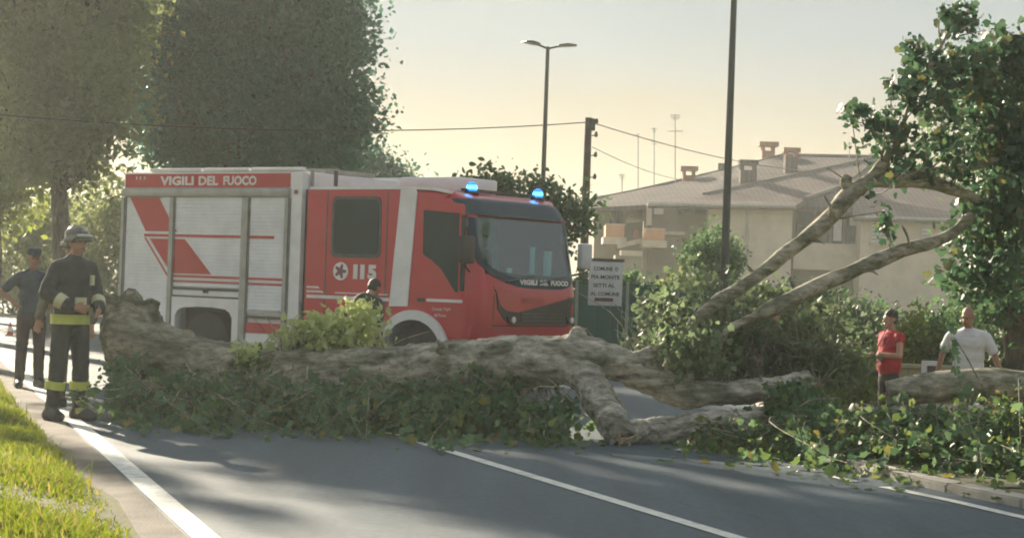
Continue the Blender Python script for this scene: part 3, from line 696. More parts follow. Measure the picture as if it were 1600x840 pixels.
up = P(915, 320, 48); ul = P(921, 184, 48)
util = empty('utility_pole', (up.x, 48, -.4), 0, 'weathered utility pole with insulators and cables beside the street lamp', 'utility pole')
hU = ul.z + .4
MB().lathe([(.13, -.1), (.12, 1), (.085, hU)], 'z', (0, 0, 0), 10).build('pole', M_WOODP, util, True)
for k, z in enumerate((.12, .45, .95, 1.5)):
    b_ = MB().tube([(.05, 0, hU - z), (.2, 0, hU - z + .02)], .015, 5).build('bracket', M_POLE, util)
    MB().lathe([(.02, -.06), (.05, -.03), (.045, .04), (.025, .08)], 'z', (.2, 0, hU - z + .03), 8).build('insulator', M_DKTRIM if k else M_BLACK, b_)
MB().box((.04, -.08, hU - .32), (.17, .08, hU - .02)).build('junction_box', M_BLACK, util)
def wire(a, b, sag, label, r=.014):
    a, b = np.array(a), np.array(b); t = np.linspace(0, 1, 24)
    p = a + (b - a) * t[:, None]; p[:, 2] -= sag * 4 * t * (1 - t)
    tag(MB().tube(p, r, 5).build('overhead_cable', M_BLACK), label, 'cable', 'overhead cables at the utility pole')
wire(P(919, 191, 48), P(-150, 165, 40), .35, 'thin overhead cable running from the utility pole across the round tree')
wire(P(926, 192, 48), P(1300, 268, 86), .3, 'upper overhead cable from the utility pole towards the house roof')
wire(P(926, 230, 48), P(1110, 282, 88), .3, 'lower overhead cable from the utility pole towards the house roof', .010)

# ------------------------------------------------------------------ fence, sign, hedges on the right
M_GREEN = mat('green_fence', (.025, .10, .075), .6, (.02, .08, .06), 4)
fz = -.4
fence = empty('garden_fence', (P(900, 500, 38).x, 38, fz), 0, 'dark green panel fence behind the white notice board', 'fence')
for k in range(6):
    MB().box((k * 1.0 - .03, -.03, 0), (k * 1.0 + .03, .03, 2.0)).build('post', mat('pale_post', (.30, .34, .28), .7), fence)
    if k < 5: MB().box((k * 1.0 + .034, -.012, .35), (k * 1.0 + .966, .012, 1.9)).build('panel', M_GREEN, fence)
MB().box((-.2, -.12, 0), (5.3, .12, .33)).build('plinth', mat('plinth_brown', (.22, .17, .11), .9), fence)
MB().box((-.2, .05, 1.915), (5.3, .09, 1.96)).build('rail', M_GREEN, fence)
sg = P(946, 443, 31)
sign = empty('notice_board', (sg.x, 31, -.03), R(2), 'white notice board with dark lettering on two green posts beside the fire engine', 'sign')
sw, sh, sz = .275, .355, sg.z + .03
MB().box((-sw, -.012, sz - sh), (sw, .012, sz + sh)).build('board', mat('sign_white', (.66, .69, .69), .55), sign, bevel=.01)
MB().box((-sw - .02, -.02, sz + sh + .002), (sw + .02, .02, sz + sh + .05)).build('top_rail', M_DKTRIM, sign)
for sx in (-.12, .12): MB().box((sx - .02, .014, -.06), (sx + .02, .05, sz + sh)).build('post', M_GREEN, sign)
def put_text(txt, parent, loc, height, width, mat_, rotx=R(90), rz=0, name='lettering', bold=.02, shear=0):
    o = link(name, text_mesh(txt, height, width, bold, shear), mat_, parent); o.location = loc; o.rotation_euler = (rotx, 0, rz); return o
for k, (tx, x0, w_) in enumerate((('COMUNE  D', -.20, .40), ('PIA MONTE', -.235, .46), ('SETTI AL', -.20, .35), ('AL COMUNE', -.24, .47))):
    put_text(tx, sign, (x0, -.0145, sz + .21 - k * .135), .062, w_, M_DLETTER, bold=.03)
MB().prism([(-.17, -.285), (.13, -.285), (.13, -.23), (-.17, -.23)], lambda a, b, d: (a, -.0145 + d, sz + b), .002).build('red_bar', mat('sign_bar', (.12, .045, .05), .6), sign)
for i, (px, py, Y, rx, ry, rz, n_, mt, lab) in enumerate([
        (925, 470, 41, .9, .6, 1.25, 4500, M_LEAFH, 'dark green shrub between the fire engine mirror and the house balcony'),
        (1000, 470, 42, 1.2, .7, 1.15, 5500, M_LEAFH, 'mid green shrub above the garden fence and below the balcony'),
        (1060, 470, 40, .85, .7, 1.15, 4500, M_LEAFO, 'loose olive shrub left of the thick lamp pole'),
        (1112, 470, 44, .85, .8, 1.95, 7500, M_LEAFH, 'tall bushy shrub with sunny top right behind the lamp pole'),
        (1250, 520, 33, 1.6, .9, 1.0, 7000, M_LEAFH, 'wide dark hedge bush below the slanting broken limbs'),
        (1390, 520, 32, 1.5, .9, 1.0, 7000, M_LEAFH, 'dark hedge bush behind the man in the red shirt'),
        (1470, 520, 29.5, .9, .7, .85, 5000, M_LEAFH, 'deep green bush between the two men'),
        (1585, 520, 30, 1.3, .8, 1.1, 7000, M_LEAFH, 'deep green bush behind the man in the white shirt'),
        (1430, 490, 29, .55, .4, .86, 2600, M_LEAFG, 'bright yellow green sapling behind the man in the red shirt'),
        (1345, 500, 27.5, .35, .3, .62, 1300, M_LEAFG, 'small bright leafy sapling just left of the man in red')]):
    q = P(px, py, Y)
    shrub('garden_shrub', lab, (q.x, Y, -.42), (rx, ry, rz), n_, .10 if Y > 35 else .085, mt, k=9, sig=.12, tmpl=OVAL if Y < 34 else KITE)
make_tree('leafy_sapling', 'sparse young tree whose shoots rise above the fire engine cab', (.2, 41, -.4), 2.6,
          [(-1.1, 0, 3.7, .5, .4, .5), (-.5, 0, 3.9, .5, .4, .55), (.1, 0, 3.75, .5, .4, .5), (.7, 0, 3.6, .5, .4, .5), (1.2, 0, 3.45, .45, .4, .45), (0, 0, 3.0, 1.3, .6, .7)], 4200, .13, M_LEAFH, tr=.08, per=18, sig=.12, hollow=.2, tmpl=OVAL)
q = P(1585, 300, 25.5)
make_tree('leaning_tree', 'broad green tree standing behind the man in the white shirt', (q.x + .2, 26, -.42), 2.6,
          [(-.5, 0, 4.4, .8, .8, .7), (.2, 0, 3.6, 1.0, 1.0, .9), (-.15, -.2, 2.6, .8, .8, .7), (.5, .1, 2.3, 1.0, .9, .8), (-.55, .1, 1.9, .6, .7, .5), (1.1, 0, 4.4, 1.0, 1., .9), (.3, 0, 4.9, .8, .8, .5), (1.5, 0, 3., 1.2, 1, 1)],
          14000, .10, M_LEAFH, tr=.16, per=22, sig=.15, hollow=.3, tmpl=OVAL)
q = P(1443, 560, 28)
lw = empty('garden_wall', (q.x, 28, -.42), R(-3), 'low cream coursed garden wall between the two men', 'wall')
M_CREAM = mat('cream_block', (.50, .45, .31), .85, (.42, .37, .25), 4, dirt=.25)
for k in range(5):
    for j in range(3):
        x0 = -.62 + j * .42 + (.2 if k % 2 else 0)
        MB().box((x0, 0, k * .175), (x0 + .41, .2, k * .175 + .166)).build('block', M_CREAM, lw)
MB().box((-.6, .02, 0), (.8, .19, .86)).build('mortar_core', mat('mortar', (.30, .27, .2), .9), lw)
MB().box((-.68, -.04, .876), (.88, .24, .93)).build('coping', M_CREAM, lw)
q = P(1455, 578, 25.5)
bxo = empty('meter_box', (q.x, 25.5, -.42), 0, 'small white box with a dark opening beside the man in the white shirt', 'box')
h0 = q.z + .42
MB().box((-.1, 0, 0), (.1, .15, h0 + .12)).build('case', M_SHUTW, bxo); MB().box((-.055, -.01, h0 - .07), (.06, .0, h0 + .06)).build('opening', M_BLACK, bxo)

# ------------------------------------------------------------------ fire engine
tA = P(193, 300, 29)
truck = empty('fire_engine', (tA.x, tA.y, 0), R(-36), 'red and white fire engine with lit blue beacons stopped behind the fallen trunk', 'fire engine')
W = 2.40
def tb(name, a, b, mat_, parent=None, bevel=0.0): return MB().box(a, b).build(name, mat_, parent or truck, bevel=bevel)
def tpoly(name, poly, v0, t, mat_, parent=None, bevel=0.0):
    """polygon in (u,z) on the near side, standing from v0 to v0+t"""
    return MB().prism(poly, lambda a, b, d: (a, v0 + d, b), t).build(name, mat_, parent or truck, bevel=bevel)
tb('chassis', (.25, .75, .45), (6.5, 1.65, .82), M_BLACK)
body = tb('equipment_body', (0, 0, 1.10), (3.64, W, 2.95), M_WHITE, bevel=.03)
tb('rear_skirt', (0.0, 0.005, .55), (1.10, W - .005, 1.098), M_WHITE)
tb('side_skirt', (2.50, 0.005, .48), (3.62, W - .005, 1.098), M_WHITE)
# rear wheel arch panel with a real opening
arc = [(1.22, .45), (1.22, .84), (1.27, .92), (1.36, .965), (1.6, .985), (2.0, .985), (2.24, .965), (2.33, .92), (2.38, .84), (2.38, .45)]
tpoly('wheel_arch', [(1.10, .45), (1.10, 1.12), (2.50, 1.12), (2.50, .45)] + arc[::-1], -.03, .10, M_WHITE)
tb('wheel_well', (1.12, .3, .5), (2.48, 2.1, 1.09), M_BLACK)
band = tb('name_band', (.05, -.012, 2.725), (3.40, .02, 2.925), M_REDBAND)
for tx_, u_, w_ in (('VIGILI', .80, .70), ('DEL', 1.60, .40), ('FUOCO', 2.10, .66)): put_text(tx_, band, (u_, -.0165, 2.755), .135, w_, M_LETTER, bold=.04)
for k_, c_ in enumerate('115'): put_text(c_, band, (.28 + k_ * .08, -.0165, 2.84), .05, .05 if c_ == '5' else .028, M_LETTER, name='digit')
for u0, u1 in ((.55, 1.62), (1.66, 2.58), (2.62, 3.62)): tb('roof_rail', (u0, .0, 2.955), (u1, .08, 3.01), M_WHITE, bevel=.015)
tb('roof_rail', (.05, W - .08, 2.955), (3.6, W, 3.01), M_WHITE)
tb('awning_rail', (.0, -.05, 2.585), (3.42, .0, 2.715), M_ALU, bevel=.02)
tb('white_corner_post', (3.44, -.014, .62), (3.64, .0, 2.93), M_WHITE)
tb('marker_lamp', (3.50, -.03, 2.63), (3.56, -.015, 2.69), mat('amber', (.3, .12, .1), .4))
def shutter(u0, u1, z0, z1):
    """roller shutter: shallow ribbed curtain, one mesh"""
    mb = MB(); k = 0; z = z0; hgt = .05
    prof = []
    while z < z1 - 1e-3:
        prof += [(z, -.008), (z + .008, -.014), (z + hgt - .008, -.014), (z + hgt, -.008)]; z += hgt
    v = [(u0, b, min(a, z1)) for a, b in prof] + [(u1, b, min(a, z1)) for a, b in prof]; m_ = len(prof)
    mb.add(v, [(i, i + m_, i + 1 + m_, i + 1) for i in range(m_ - 1)])
    return mb.build('roller_shutter', M_SHUT, truck)
shutter(.10, 1.03, .62, 2.58); shutter(1.15, 2.50, 1.27, 2.58); shutter(2.66, 3.33, .92, 2.58)
for u0, u1, z0 in ((0.0, .09, .6), (1.035, 1.145, .72), (2.505, 2.655, .55), (3.335, 3.43, .55)):
    tb('door_post', (u0, -.035, z0), (u1, .0, 2.58), M_ALU); tb('post_seal', (u1 - .025, -.040, z0), (u1 - .005, -.036, 2.58), M_DKTRIM)
tb('shutter_handle', (1.15, -.035, 1.12), (2.50, -.0, 1.145), M_DKTRIM); tb('shutter_handle', (1.15, -.03, 1.225), (2.50, -.0, 1.262), M_DKTRIM)
tb('latch', (1.80, -.05, 1.19), (1.88, -.031, 1.235), M_BLACK); tb('shutter_foot', (1.15, -.018, 1.147), (2.50, 0, 1.223), M_SHUT)
for u0, u1, z_ in ((.12, 1.01, .70), (2.68, 3.31, .955)): tb('grab_bar', (u0, -.045, z_), (u1, -.03, z_ + .03), M_ALU)
tb('shutter_handle', (2.66, -.035, .86), (3.33, -.0, .90), M_DKTRIM)
tb('red_sill', (2.66, -.03, .655), (3.33, .003, .80), M_REDBAND); tb('white_sill', (2.66, -.03, .50), (3.43, .003, .645), M_WHITE)
# diagonal livery on the shutters
VS = -.0185
tpoly('livery_stripe', [(.17, 2.575), (.79, 2.575), (1.03, 2.26), (1.03, 2.075), (.53, 2.075)], VS, .003, M_REDBAND)
tpoly('livery_stripe', [(.62, 1.965), (1.03, 1.965), (1.03, 1.53)], VS, .003, M_REDBAND)
tpoly('livery_stripe', [(1.15, 1.965), (1.36, 1.965), (1.93, 1.46), (1.15, 1.46)], VS, .003, M_REDBAND)
tpoly('livery_stripe', [(1.15, 2.11), (1.21, 2.075), (1.15, 2.075)], VS, .003, M_REDBAND)
tpoly('livery_line', [(.50, 1.98), (.54, 1.98), (1.03, 1.44), (1.03, 1.395)], VS, .003, M_REDBAND)
for u0, u1 in ((.50, 1.03), (1.15, 2.50), (2.66, 3.14)): tpoly('livery_line', [(u0, 1.995), (u1, 1.995), (u1, 2.035), (u0, 2.035)], VS, .003, M_REDBAND)
for u0, u1 in ((1.15, 2.50), (2.66, 3.33)):
    for z0, z1 in ((1.405, 1.44), (1.335, 1.365)): tpoly('livery_line', [(u0, z0), (u1, z0), (u1, z1), (u0, z1)], VS, .003, M_REDBAND)
# ---- cab
ZF = [(.72, 6.74), (.95, 6.79), (1.35, 6.80), (1.50, 6.77), (2.35, 6.60), (2.58, 6.42), (2.66, 6.25)]
def front_u(v, z):
    u = np.interp(z, [a for a, _ in ZF], [b for _, b in ZF])
    d = min(v, W - v); rc = .26
    if d < rc: u -= (rc - math.sqrt(max(0, rc * rc - (rc - d) ** 2))) * .95
    return u - .035 * ((v - W / 2) / (W / 2)) ** 2
arch2 = [(5.72 + .56 * math.cos(a), .56 + .50 * math.sin(a)) for a in np.linspace(0, math.pi, 14)]
prof = [(3.74, .62), (3.74, 2.73), (5.45, 2.73), (6.0, 2.69), (6.25, 2.66)] + [(u, z) for z, u in ZF[::-1][1:]]
zs = [.80, 1.1, 1.42, 1.65, 1.85, 2.05, 2.2]
fullp = [(3.74, .62), (3.74, 2.73), (4.6, 2.73), (5.45, 2.73), (6.0, 2.69), (6.25, 2.66)]
for z in [2.58, 2.46, 2.35, 2.2, 2.05, 1.9, 1.75, 1.6, 1.5, 1.42, 1.35, 1.2, 1.08, .95, .84, .72]:
    fullp.append(('F', z))
fullp += [(6.29, .72)] + arch2[1:-1] + [(5.15, .62)]
vsl = [0, .02, .05, .09, .14, .20, .27, .6, 1.2, 1.8, 2.13, 2.20, 2.26, 2.31, 2.35, 2.38, 2.40]
V_, F_ = [], []
for v in vsl:
    inset = .02 if v in (0, W) else 0
    for q in fullp:
        if q[0] == 'F': V_.append((front_u(v, q[1]), v, q[1]))
        else:
            top = .04 * max(0, 1 - min(v, W - v) / .12) ** 2 if q[1] > 2.6 else 0
            V_.append((q[0], v, q[1] - top))
K = len(fullp)
for j in range(len(vsl) - 1):
    for i in range(K): F_.append((j * K + i, j * K + (i + 1) % K, (j + 1) * K + (i + 1) % K, (j + 1) * K + i))
F_ = [f for f in F_ if not (all(V_[i][2] < 2.36 and V_[i][2] > 1.59 and V_[i][0] > 6.0 for i in f) and all(.19 < V_[i][1] < 2.21 for i in f))]
F_ += [tuple(range(K)), tuple((len(vsl) - 1) * K + i for i in range(K))]
cab = MB().add(V_, F_).build('cab', M_RED, truck, smooth=True)
tb('cab_joint', (3.645, .06, .7), (3.735, W - .06, 2.7), M_BLACK)
tb('cab_wheel_well', (5.12, .3, .5), (6.3, 2.1, .74), M_BLACK)
def front_patch(name, poly, off, mat_, parent=None, cuts=3):
    bm = bmesh.new(); f = bm.faces.new([bm.verts.new((0, v, z)) for v, z in poly])
    bmesh.ops.triangulate(bm, faces=[f])
    for _ in range(cuts): bmesh.ops.subdivide_edges(bm, edges=bm.edges[:], cuts=1, use_grid_fill=True)
    for q in bm.verts: q.co.x = front_u(q.co.y, q.co.z) + off
    bmesh.ops.recalc_face_normals(bm, faces=bm.faces)
    g = bmesh.ops.extrude_face_region(bm, geom=bm.faces[:])
    for q in [e for e in g['geom'] if isinstance(e, bmesh.types.BMVert)]: q.co.x -= off + .012
    bmesh.ops.recalc_face_normals(bm, faces=bm.faces)
    me = bpy.data.meshes.new(name); bm.to_mesh(me); bm.free()
    o = link(name, me, mat_, parent or truck); me.shade_smooth(); me.set_sharp_from_angle(angle=R(40)); return o
front_patch('screen_pillar', [(.05, 2.40), (.05, 1.95), (.12, 1.72), (.26, 1.66), (.21, 1.80), (.19, 2.0), (.19, 2.40)], .006, M_VISOR)
front_patch('screen_pillar', [(2.21, 2.40), (2.21, 2.0), (2.19, 1.66), (2.30, 1.62), (2.35, 1.95), (2.35, 2.40)], .006, M_VISOR)
front_patch('screen_base', [(.12, 1.72), (.30, 1.58), (.62, 1.49), (.85, 1.44), (1.2, 1.42), (1.9, 1.42), (2.12, 1.46), (2.30, 1.60), (2.19, 1.66), (2.05, 1.602), (.95, 1.602), (.5, 1.64), (.26, 1.70)], .006, M_VISOR)
M_CABIN = mat('cabin_sky_tint', (.28, .47, .50), .7, (.20, .37, .40), 6)  # light teal stands in for sky reflected in the windscreen
tb('dashboard', (6.12, .12, 1.35), (6.55, 2.28, 1.60), M_CABIN, bevel=.05)
tb('cabin_back', (5.30, .10, 1.0), (5.36, 2.30, 2.60), M_CABIN)
for v in (.62, 1.72):
    st = tb('seat', (5.50, v - .24, 1.05), (5.95, v + .24, 1.30), M_BLACK, bevel=.05); tb('seat_back', (5.42, v - .24, 1.28), (5.55, v + .24, 1.95), M_BLACK, st, bevel=.05); tb('head_rest', (5.44, v - .13, 1.98), (5.53, v + .13, 2.16), M_BLACK, st, bevel=.03)
sw_ = MB().tube([(6.10 + .06 * math.sin(a_), .62 + .22 * math.cos(a_), 1.66 + .19 * math.sin(a_)) for a_ in np.linspace(0, 2 * math.pi, 21)], .017, 6).build('steering_wheel', M_BLACK, truck, True)
tb('document_card', (6.50, .98, 1.605), (6.52, 1.08, 1.69), M_LETTER); tb('document_card', (6.42, 1.95, 1.605), (6.44, 2.12, 1.95), M_LETTER)
tb('white_sun_card', (6.36, 1.70, 1.62), (6.38, 1.80, 2.0), M_LETTER)
ws = front_patch('windscreen', [(.14, 2.34), (.15, 1.95), (.22, 1.76), (.42, 1.65), (.72, 1.58), (.95, 1.545), (2.05, 1.545), (2.22, 1.62), (2.26, 1.95), (2.22, 2.34)], .014, M_CLEAR)
front_patch('sun_visor', [(.03, 2.60), (.03, 2.38), (1.2, 2.36), (2.37, 2.38), (2.37, 2.60)], .030, M_VISOR)
front_patch('visor_lip', [(.03, 2.392), (.03, 2.365), (2.37, 2.365), (2.37, 2.392)], .075, M_BLACK, cuts=2)
for a, b, s_ in ((.6, 1.25, .22), (1.35, 2.0, .22)):
    wp = MB().tube([(front_u(a, 1.53) + .03, a, 1.50), (front_u(b, 1.58) + .03, b, 1.60)], .012, 5).build('wiper', M_BLACK, ws)
for tx_, v_, w_ in (('VIGILI', .88, .42), ('DEL', 1.36, .20), ('FUOCO', 1.62, .42)): put_text(tx_, ws, (front_u(1.4, 1.49) + .02, v_, 1.47), .072, w_, M_LETTER, rz=R(90), bold=.06)
front_patch('grille', [(.36, 1.40), (.46, 1.20), (.60, 1.12), (.86, 1.10), (1.95, 1.10), (2.12, 1.17), (2.30, 1.34), (2.36, 1.40), (2.37, .94), (.72, .94), (.56, 1.0), (.42, 1.14)], .012, M_BLACK)
for z in (.98, 1.03, 1.075): front_patch('grille_bar', [(.92, z), (1.92, z), (1.92, z + .016), (.92, z + .016)], .028, M_DKTRIM, cuts=2)
for v in (.72, 2.12):
    hl = front_patch('headlight', [(v - .11, 1.05), (v + .09, 1.05), (v + .07, .955), (v - .07, .955)], .03, M_BLACK, cuts=2)
    MB().lathe([(.005, .0), (.035, .0), (.045, .02), (.03, .03), (.004, .032)], 'y', (0, 0, 0), 14).build('lens', M_LETTER, hl)
    hl.children[0].location = (front_u(v, 1.0) + .035, v, 1.0); hl.children[0].rotation_euler = (0, 0, R(-90))
lg = put_text('IVECO', cab, (front_u(1.2, 1.22) + .006, .93, 1.215), .085, .52, M_GREYL, rz=R(90), bold=.02)
front_patch('nose_crease', [(.40, 1.42), (.75, 1.385), (1.2, 1.375), (1.7, 1.385), (2.1, 1.42), (2.1, 1.405), (1.7, 1.368), (1.2, 1.358), (.75, 1.368)], .008, M_RED)
for v_ in (.335, 2.065): front_patch('panel_gap', [(v_, 1.44), (v_ + .012, 1.44), (v_ + .012, .91), (v_, .91)], .004, M_BLACK, cuts=2)
front_patch('panel_gap', [(.05, .925), (2.35, .925), (2.35, .908), (.05, .908)], .004, M_BLACK, cuts=3)
front_patch('front_bumper', [(.03, .90), (2.37, .90), (2.37, .755), (.03, .755)], .045, M_RED)
low = tb('lower_bumper', (6.42, .12, .50), (6.78, W - .12, .75), M_WHITE, bevel=.03)
tb('number_plate', (6.785, .98, .66), (6.80, 1.42, .76), M_LETTER)
tb('air_intake', (6.786, 1.5, .64), (6.80, 2.1, .74), M_BLACK); tb('air_intake', (6.786, .35, .64), (6.80, .9, .74), M_BLACK)
# side glazing, doors and stripes
def rounded(poly, r=.05, k=4):
    out = []; n_ = len(poly)
    for i in range(n_):
        p0, p1, p2 = (np.array(poly[(i + d) % n_], float) for d in (-1, 0, 1))
        a = p1 + (p0 - p1) / np.linalg.norm(p0 - p1) * r; b = p1 + (p2 - p1) / np.linalg.norm(p2 - p1) * r
        for t in np.linspace(0, 1, k + 1): out.append(tuple((1 - t) ** 2 * a + 2 * t * (1 - t) * p1 + t * t * b))
    return out
wf = tpoly('crew_window_frame', rounded([(4.20, 2.60), (5.08, 2.60), (5.10, 1.76), (4.20, 1.76)], .10), -.010, .02, M_DKTRIM)
tpoly('crew_window', rounded([(4.25, 2.56), (5.04, 2.56), (5.06, 1.81), (4.25, 1.81)], .08), -.015, .01, M_GLASS, wf)
tpoly('crew_door_seam', [(4.10, .92), (4.12, .92), (4.12, 2.68), (4.10, 2.68)], -.003, .01, M_DKTRIM); tpoly('crew_door_seam', [(5.18, .98), (5.20, .98), (5.20, 2.68), (5.18, 2.68)], -.003, .01, M_DKTRIM)
tpoly('white_pillar', [(5.28, 1.12), (5.60, 1.13), (5.70, 2.66), (5.67, 2.70), (5.42, 2.70)], -.014, .02, M_WHITE)
tpoly('roof_edge', [(3.78, 2.695), (5.42, 2.695), (5.42, 2.735), (3.78, 2.735)], -.012, .07, M_WHITE)
tpoly('roof_edge', [(5.42, 2.705), (5.95, 2.685), (6.25, 2.64), (6.25, 2.675), (5.95, 2.72), (5.42, 2.738)], -.012, .07, M_WHITE)
dr = tpoly('cab_door', rounded([(5.73, 2.58), (6.50, 2.50), (6.52, 1.16), (5.74, 1.16)], .05), -.006, .02, M_RED)
tpoly('door_window', rounded([(5.82, 2.42), (6.42, 2.38), (6.44, 1.34), (6.40, 1.34), (6.30, 1.46), (6.15, 1.64), (5.98, 1.76), (5.83, 1.83)], .025), -.011, .012, M_GLASS, dr)
tpoly('quarter_window', rounded([(6.46, 2.37), (6.53, 2.34), (6.535, 1.36), (6.47, 1.36)], .01), -.011, .012, M_GLASS, dr)
tb('door_handle', (5.78, -.03, 1.20), (5.88, -.007, 1.25), M_BLACK, dr)
tpoly('white_line', [(5.92, 1.205), (6.52, 1.205), (6.52, 1.245), (5.92, 1.245)], -.010, .004, M_LETTER)
tpoly('white_line', [(3.78, 1.185), (5.27, 1.185), (5.27, 1.23), (3.78, 1.23)], -.006, .008, M_LETTER)
tpoly('white_line', [(3.78, 1.265), (4.10, 1.265), (4.06, 1.29), (3.78, 1.29)], -.006, .008, M_LETTER)
tpoly('white_line', [(3.78, 1.325), (4.02, 1.325), (3.98, 1.35), (3.78, 1.35)], -.006, .008, M_LETTER)
tpoly('white_line', [(4.30, 1.265), (5.24, 1.265), (5.24, 1.28), (4.30, 1.28)], -.006, .008, M_LETTER)
for c_, u_, w_ in (('1', 4.62, .08), ('1', 4.745, .08), ('5', 4.88, .155)): put_text(c_, cab, (u_, -.006, 1.47), .20, w_, M_LETTER, bold=.06, name='digit')
ring = [(4.39 + .135 * math.cos(a), 1.57 + .125 * math.sin(a)) for a in np.linspace(0, 2 * math.pi, 24, endpoint=False)]
em = tpoly('emblem', ring, -.005, .008, M_LETTER)
tpoly('emblem_flame', [(4.39 + (.08 + .03 * math.cos(5 * a)) * math.cos(a), 1.57 + (.075 + .03 * math.cos(5 * a)) * math.sin(a)) for a in np.linspace(0, 2 * math.pi, 40, endpoint=False)], -.0075, .002, mat('emblem_dark', (.22, .07, .10), .5), em)
for tx_, u_, z_, w_ in (('Comando', 6.02, 1.09, .17), ('Vigili', 6.21, 1.09, .12), ('del', 6.06, 1.01, .06), ('Fuoco', 6.14, 1.01, .12)): put_text(tx_, cab, (u_, -.009, z_), .045, w_, M_LETTER, bold=.0)['kind'] = 'stuff'
# front mudguard
fo = [(5.72 + .62 * math.cos(a), .50 + .585 * math.sin(a)) for a in np.linspace(R(4), R(176), 20)]; fi = [(5.72 + .50 * math.cos(a), .50 + .455 * math.sin(a)) for a in np.linspace(R(176), R(4), 20)]
tpoly('mudguard', fo + fi, -.05, .35, M_WHITE)
tb('cab_step', (6.30, -.01, .48), (6.56, .25, .70), M_DKTRIM); tb('cab_step', (4.15, -.01, .50), (5.05, .25, .64), M_DKTRIM)
tb('exhaust_box', (6.20, .02, .50), (6.29, .3, .8), M_BLACK)
def wheel(u, v, r, dual=False):
    w0 = empty('wheel', (u, v, r)); w0.parent = truck
    MB().lathe([(.28, .0), (r * .86, .0), (r * .97, .03), (r, .08), (r, .2), (r * .97, .25), (r * .86, .28), (.28, .28)], 'y', (0, 0, 0), 28).build('tyre', M_RUB, w0, True)
    MB().lathe([(.02, .05), (.09, .03), (.10, .10), (.22, .11), (.27, .03), (.285, .02), (.285, .10)], 'y', (0, 0, 0), 24).build('rim', M_ALU, w0, True)
for u in (1.80, 5.72):
    wheel(u, .03, .46); wheel(u, W - .31, .46)
# roof gear
tb('roof_box', (3.0, .5, 2.96), (3.6, 1.6, 3.02), M_ALU); tb('ladder_gantry', (3.66, .12, 2.74), (3.70, .16, 3.0), M_ALU); tb('ladder_gantry', (4.1, .12, 2.74), (4.14, .16, 2.99), M_DKTRIM); tb('ladder_gantry', (3.64, .11, 2.96), (4.15, .17, 2.99), M_ALU)
tb('roof_locker', (4.3, 1.3, 2.74), (5.4, 2.2, 2.95), M_WHITE, bevel=.03)
tb('beacon_bar', (6.08, .45, 2.70), (6.18, 2.25, 2.735), M_BLACK)
for v in (.56, 2.10):
    o = MB().lathe([(.10, .0), (.10, .03), (.085, .04)], 'z', (6.18, v, 2.665), 16).build('beacon_base', M_BLACK, truck)
    MB().lathe([(.068, .0), (.07, .05), (.058, .10), (.025, .12), (.003, .125)], 'z', (6.18, v, 2.705), 16).build('beacon_dome', M_BEACB, o, True)
    MB().lathe([(.0715, .0), (.0725, .025), (.066, .05)], 'z', (6.18, v, 2.73), 16).build('beacon_lens', M_BEAC, o, True)
# mirrors
for side, v0 in ((1, W), (-1, 0)):
    a = MB().tube([(6.52, v0 - side * .03, 2.28), (6.68, v0 + side * .18, 2.30), (6.74, v0 + side * .26, 2.2)], .018, 6).build('mirror_arm', M_BLACK, truck)
    MB().box((6.70, v0 + side * (-.04 if side > 0 else .12), 1.72), (6.80, v0 + side * (.22 if side > 0 else .40), 2.08)).build('mirror', M_SHUTW if side > 0 else M_BLACK, a, bevel=.03)
    MB().tube([(6.60, v0 - side * .02, 1.62), (6.70, v0 + side * .2, 1.68), (6.74, v0 + side * .26, 1.75)], .015, 6).build('mirror_arm', M_BLACK, truck)

# ------------------------------------------------------------------ fallen tree
ft = empty('fallen_tree', (float(P(480, 600, 19.8).x), 19.8, 0), 0, 'huge fallen tree lying across the road with forked limbs, broken stubs and leaves', 'fallen tree')
FO = np.array(ft.location)
def tubes(spec, n, seg=16):
    p, r = limb_path(spec, n); p = p - FO
    v, f = tube_np(p, r, seg); L_ = len(p)
    f = list(f) + [tuple(range(seg))[::-1], tuple((L_ - 1) * seg + i for i in range(seg))]
    return [tuple(q) for q in v], f
def roughen(me, amp, sc, along=None):
    n_ = len(me.vertices); co = np.empty(n_ * 3, np.float32); no = np.empty(n_ * 3, np.float32)
    me.vertices.foreach_get('co', co); me.vertices.foreach_get('normal', no); co = co.reshape(-1, 3); no = no.reshape(-1, 3)
    d = np.array([mnoise.fractal(Vector((float(c[0]) * sc * .5, float(c[1]) * sc, float(c[2]) * sc)), .9, 2.1, 5) for c in co])
    co += no * (d * amp)[:, None]; me.vertices.foreach_set('co', co.ravel()); me.update()
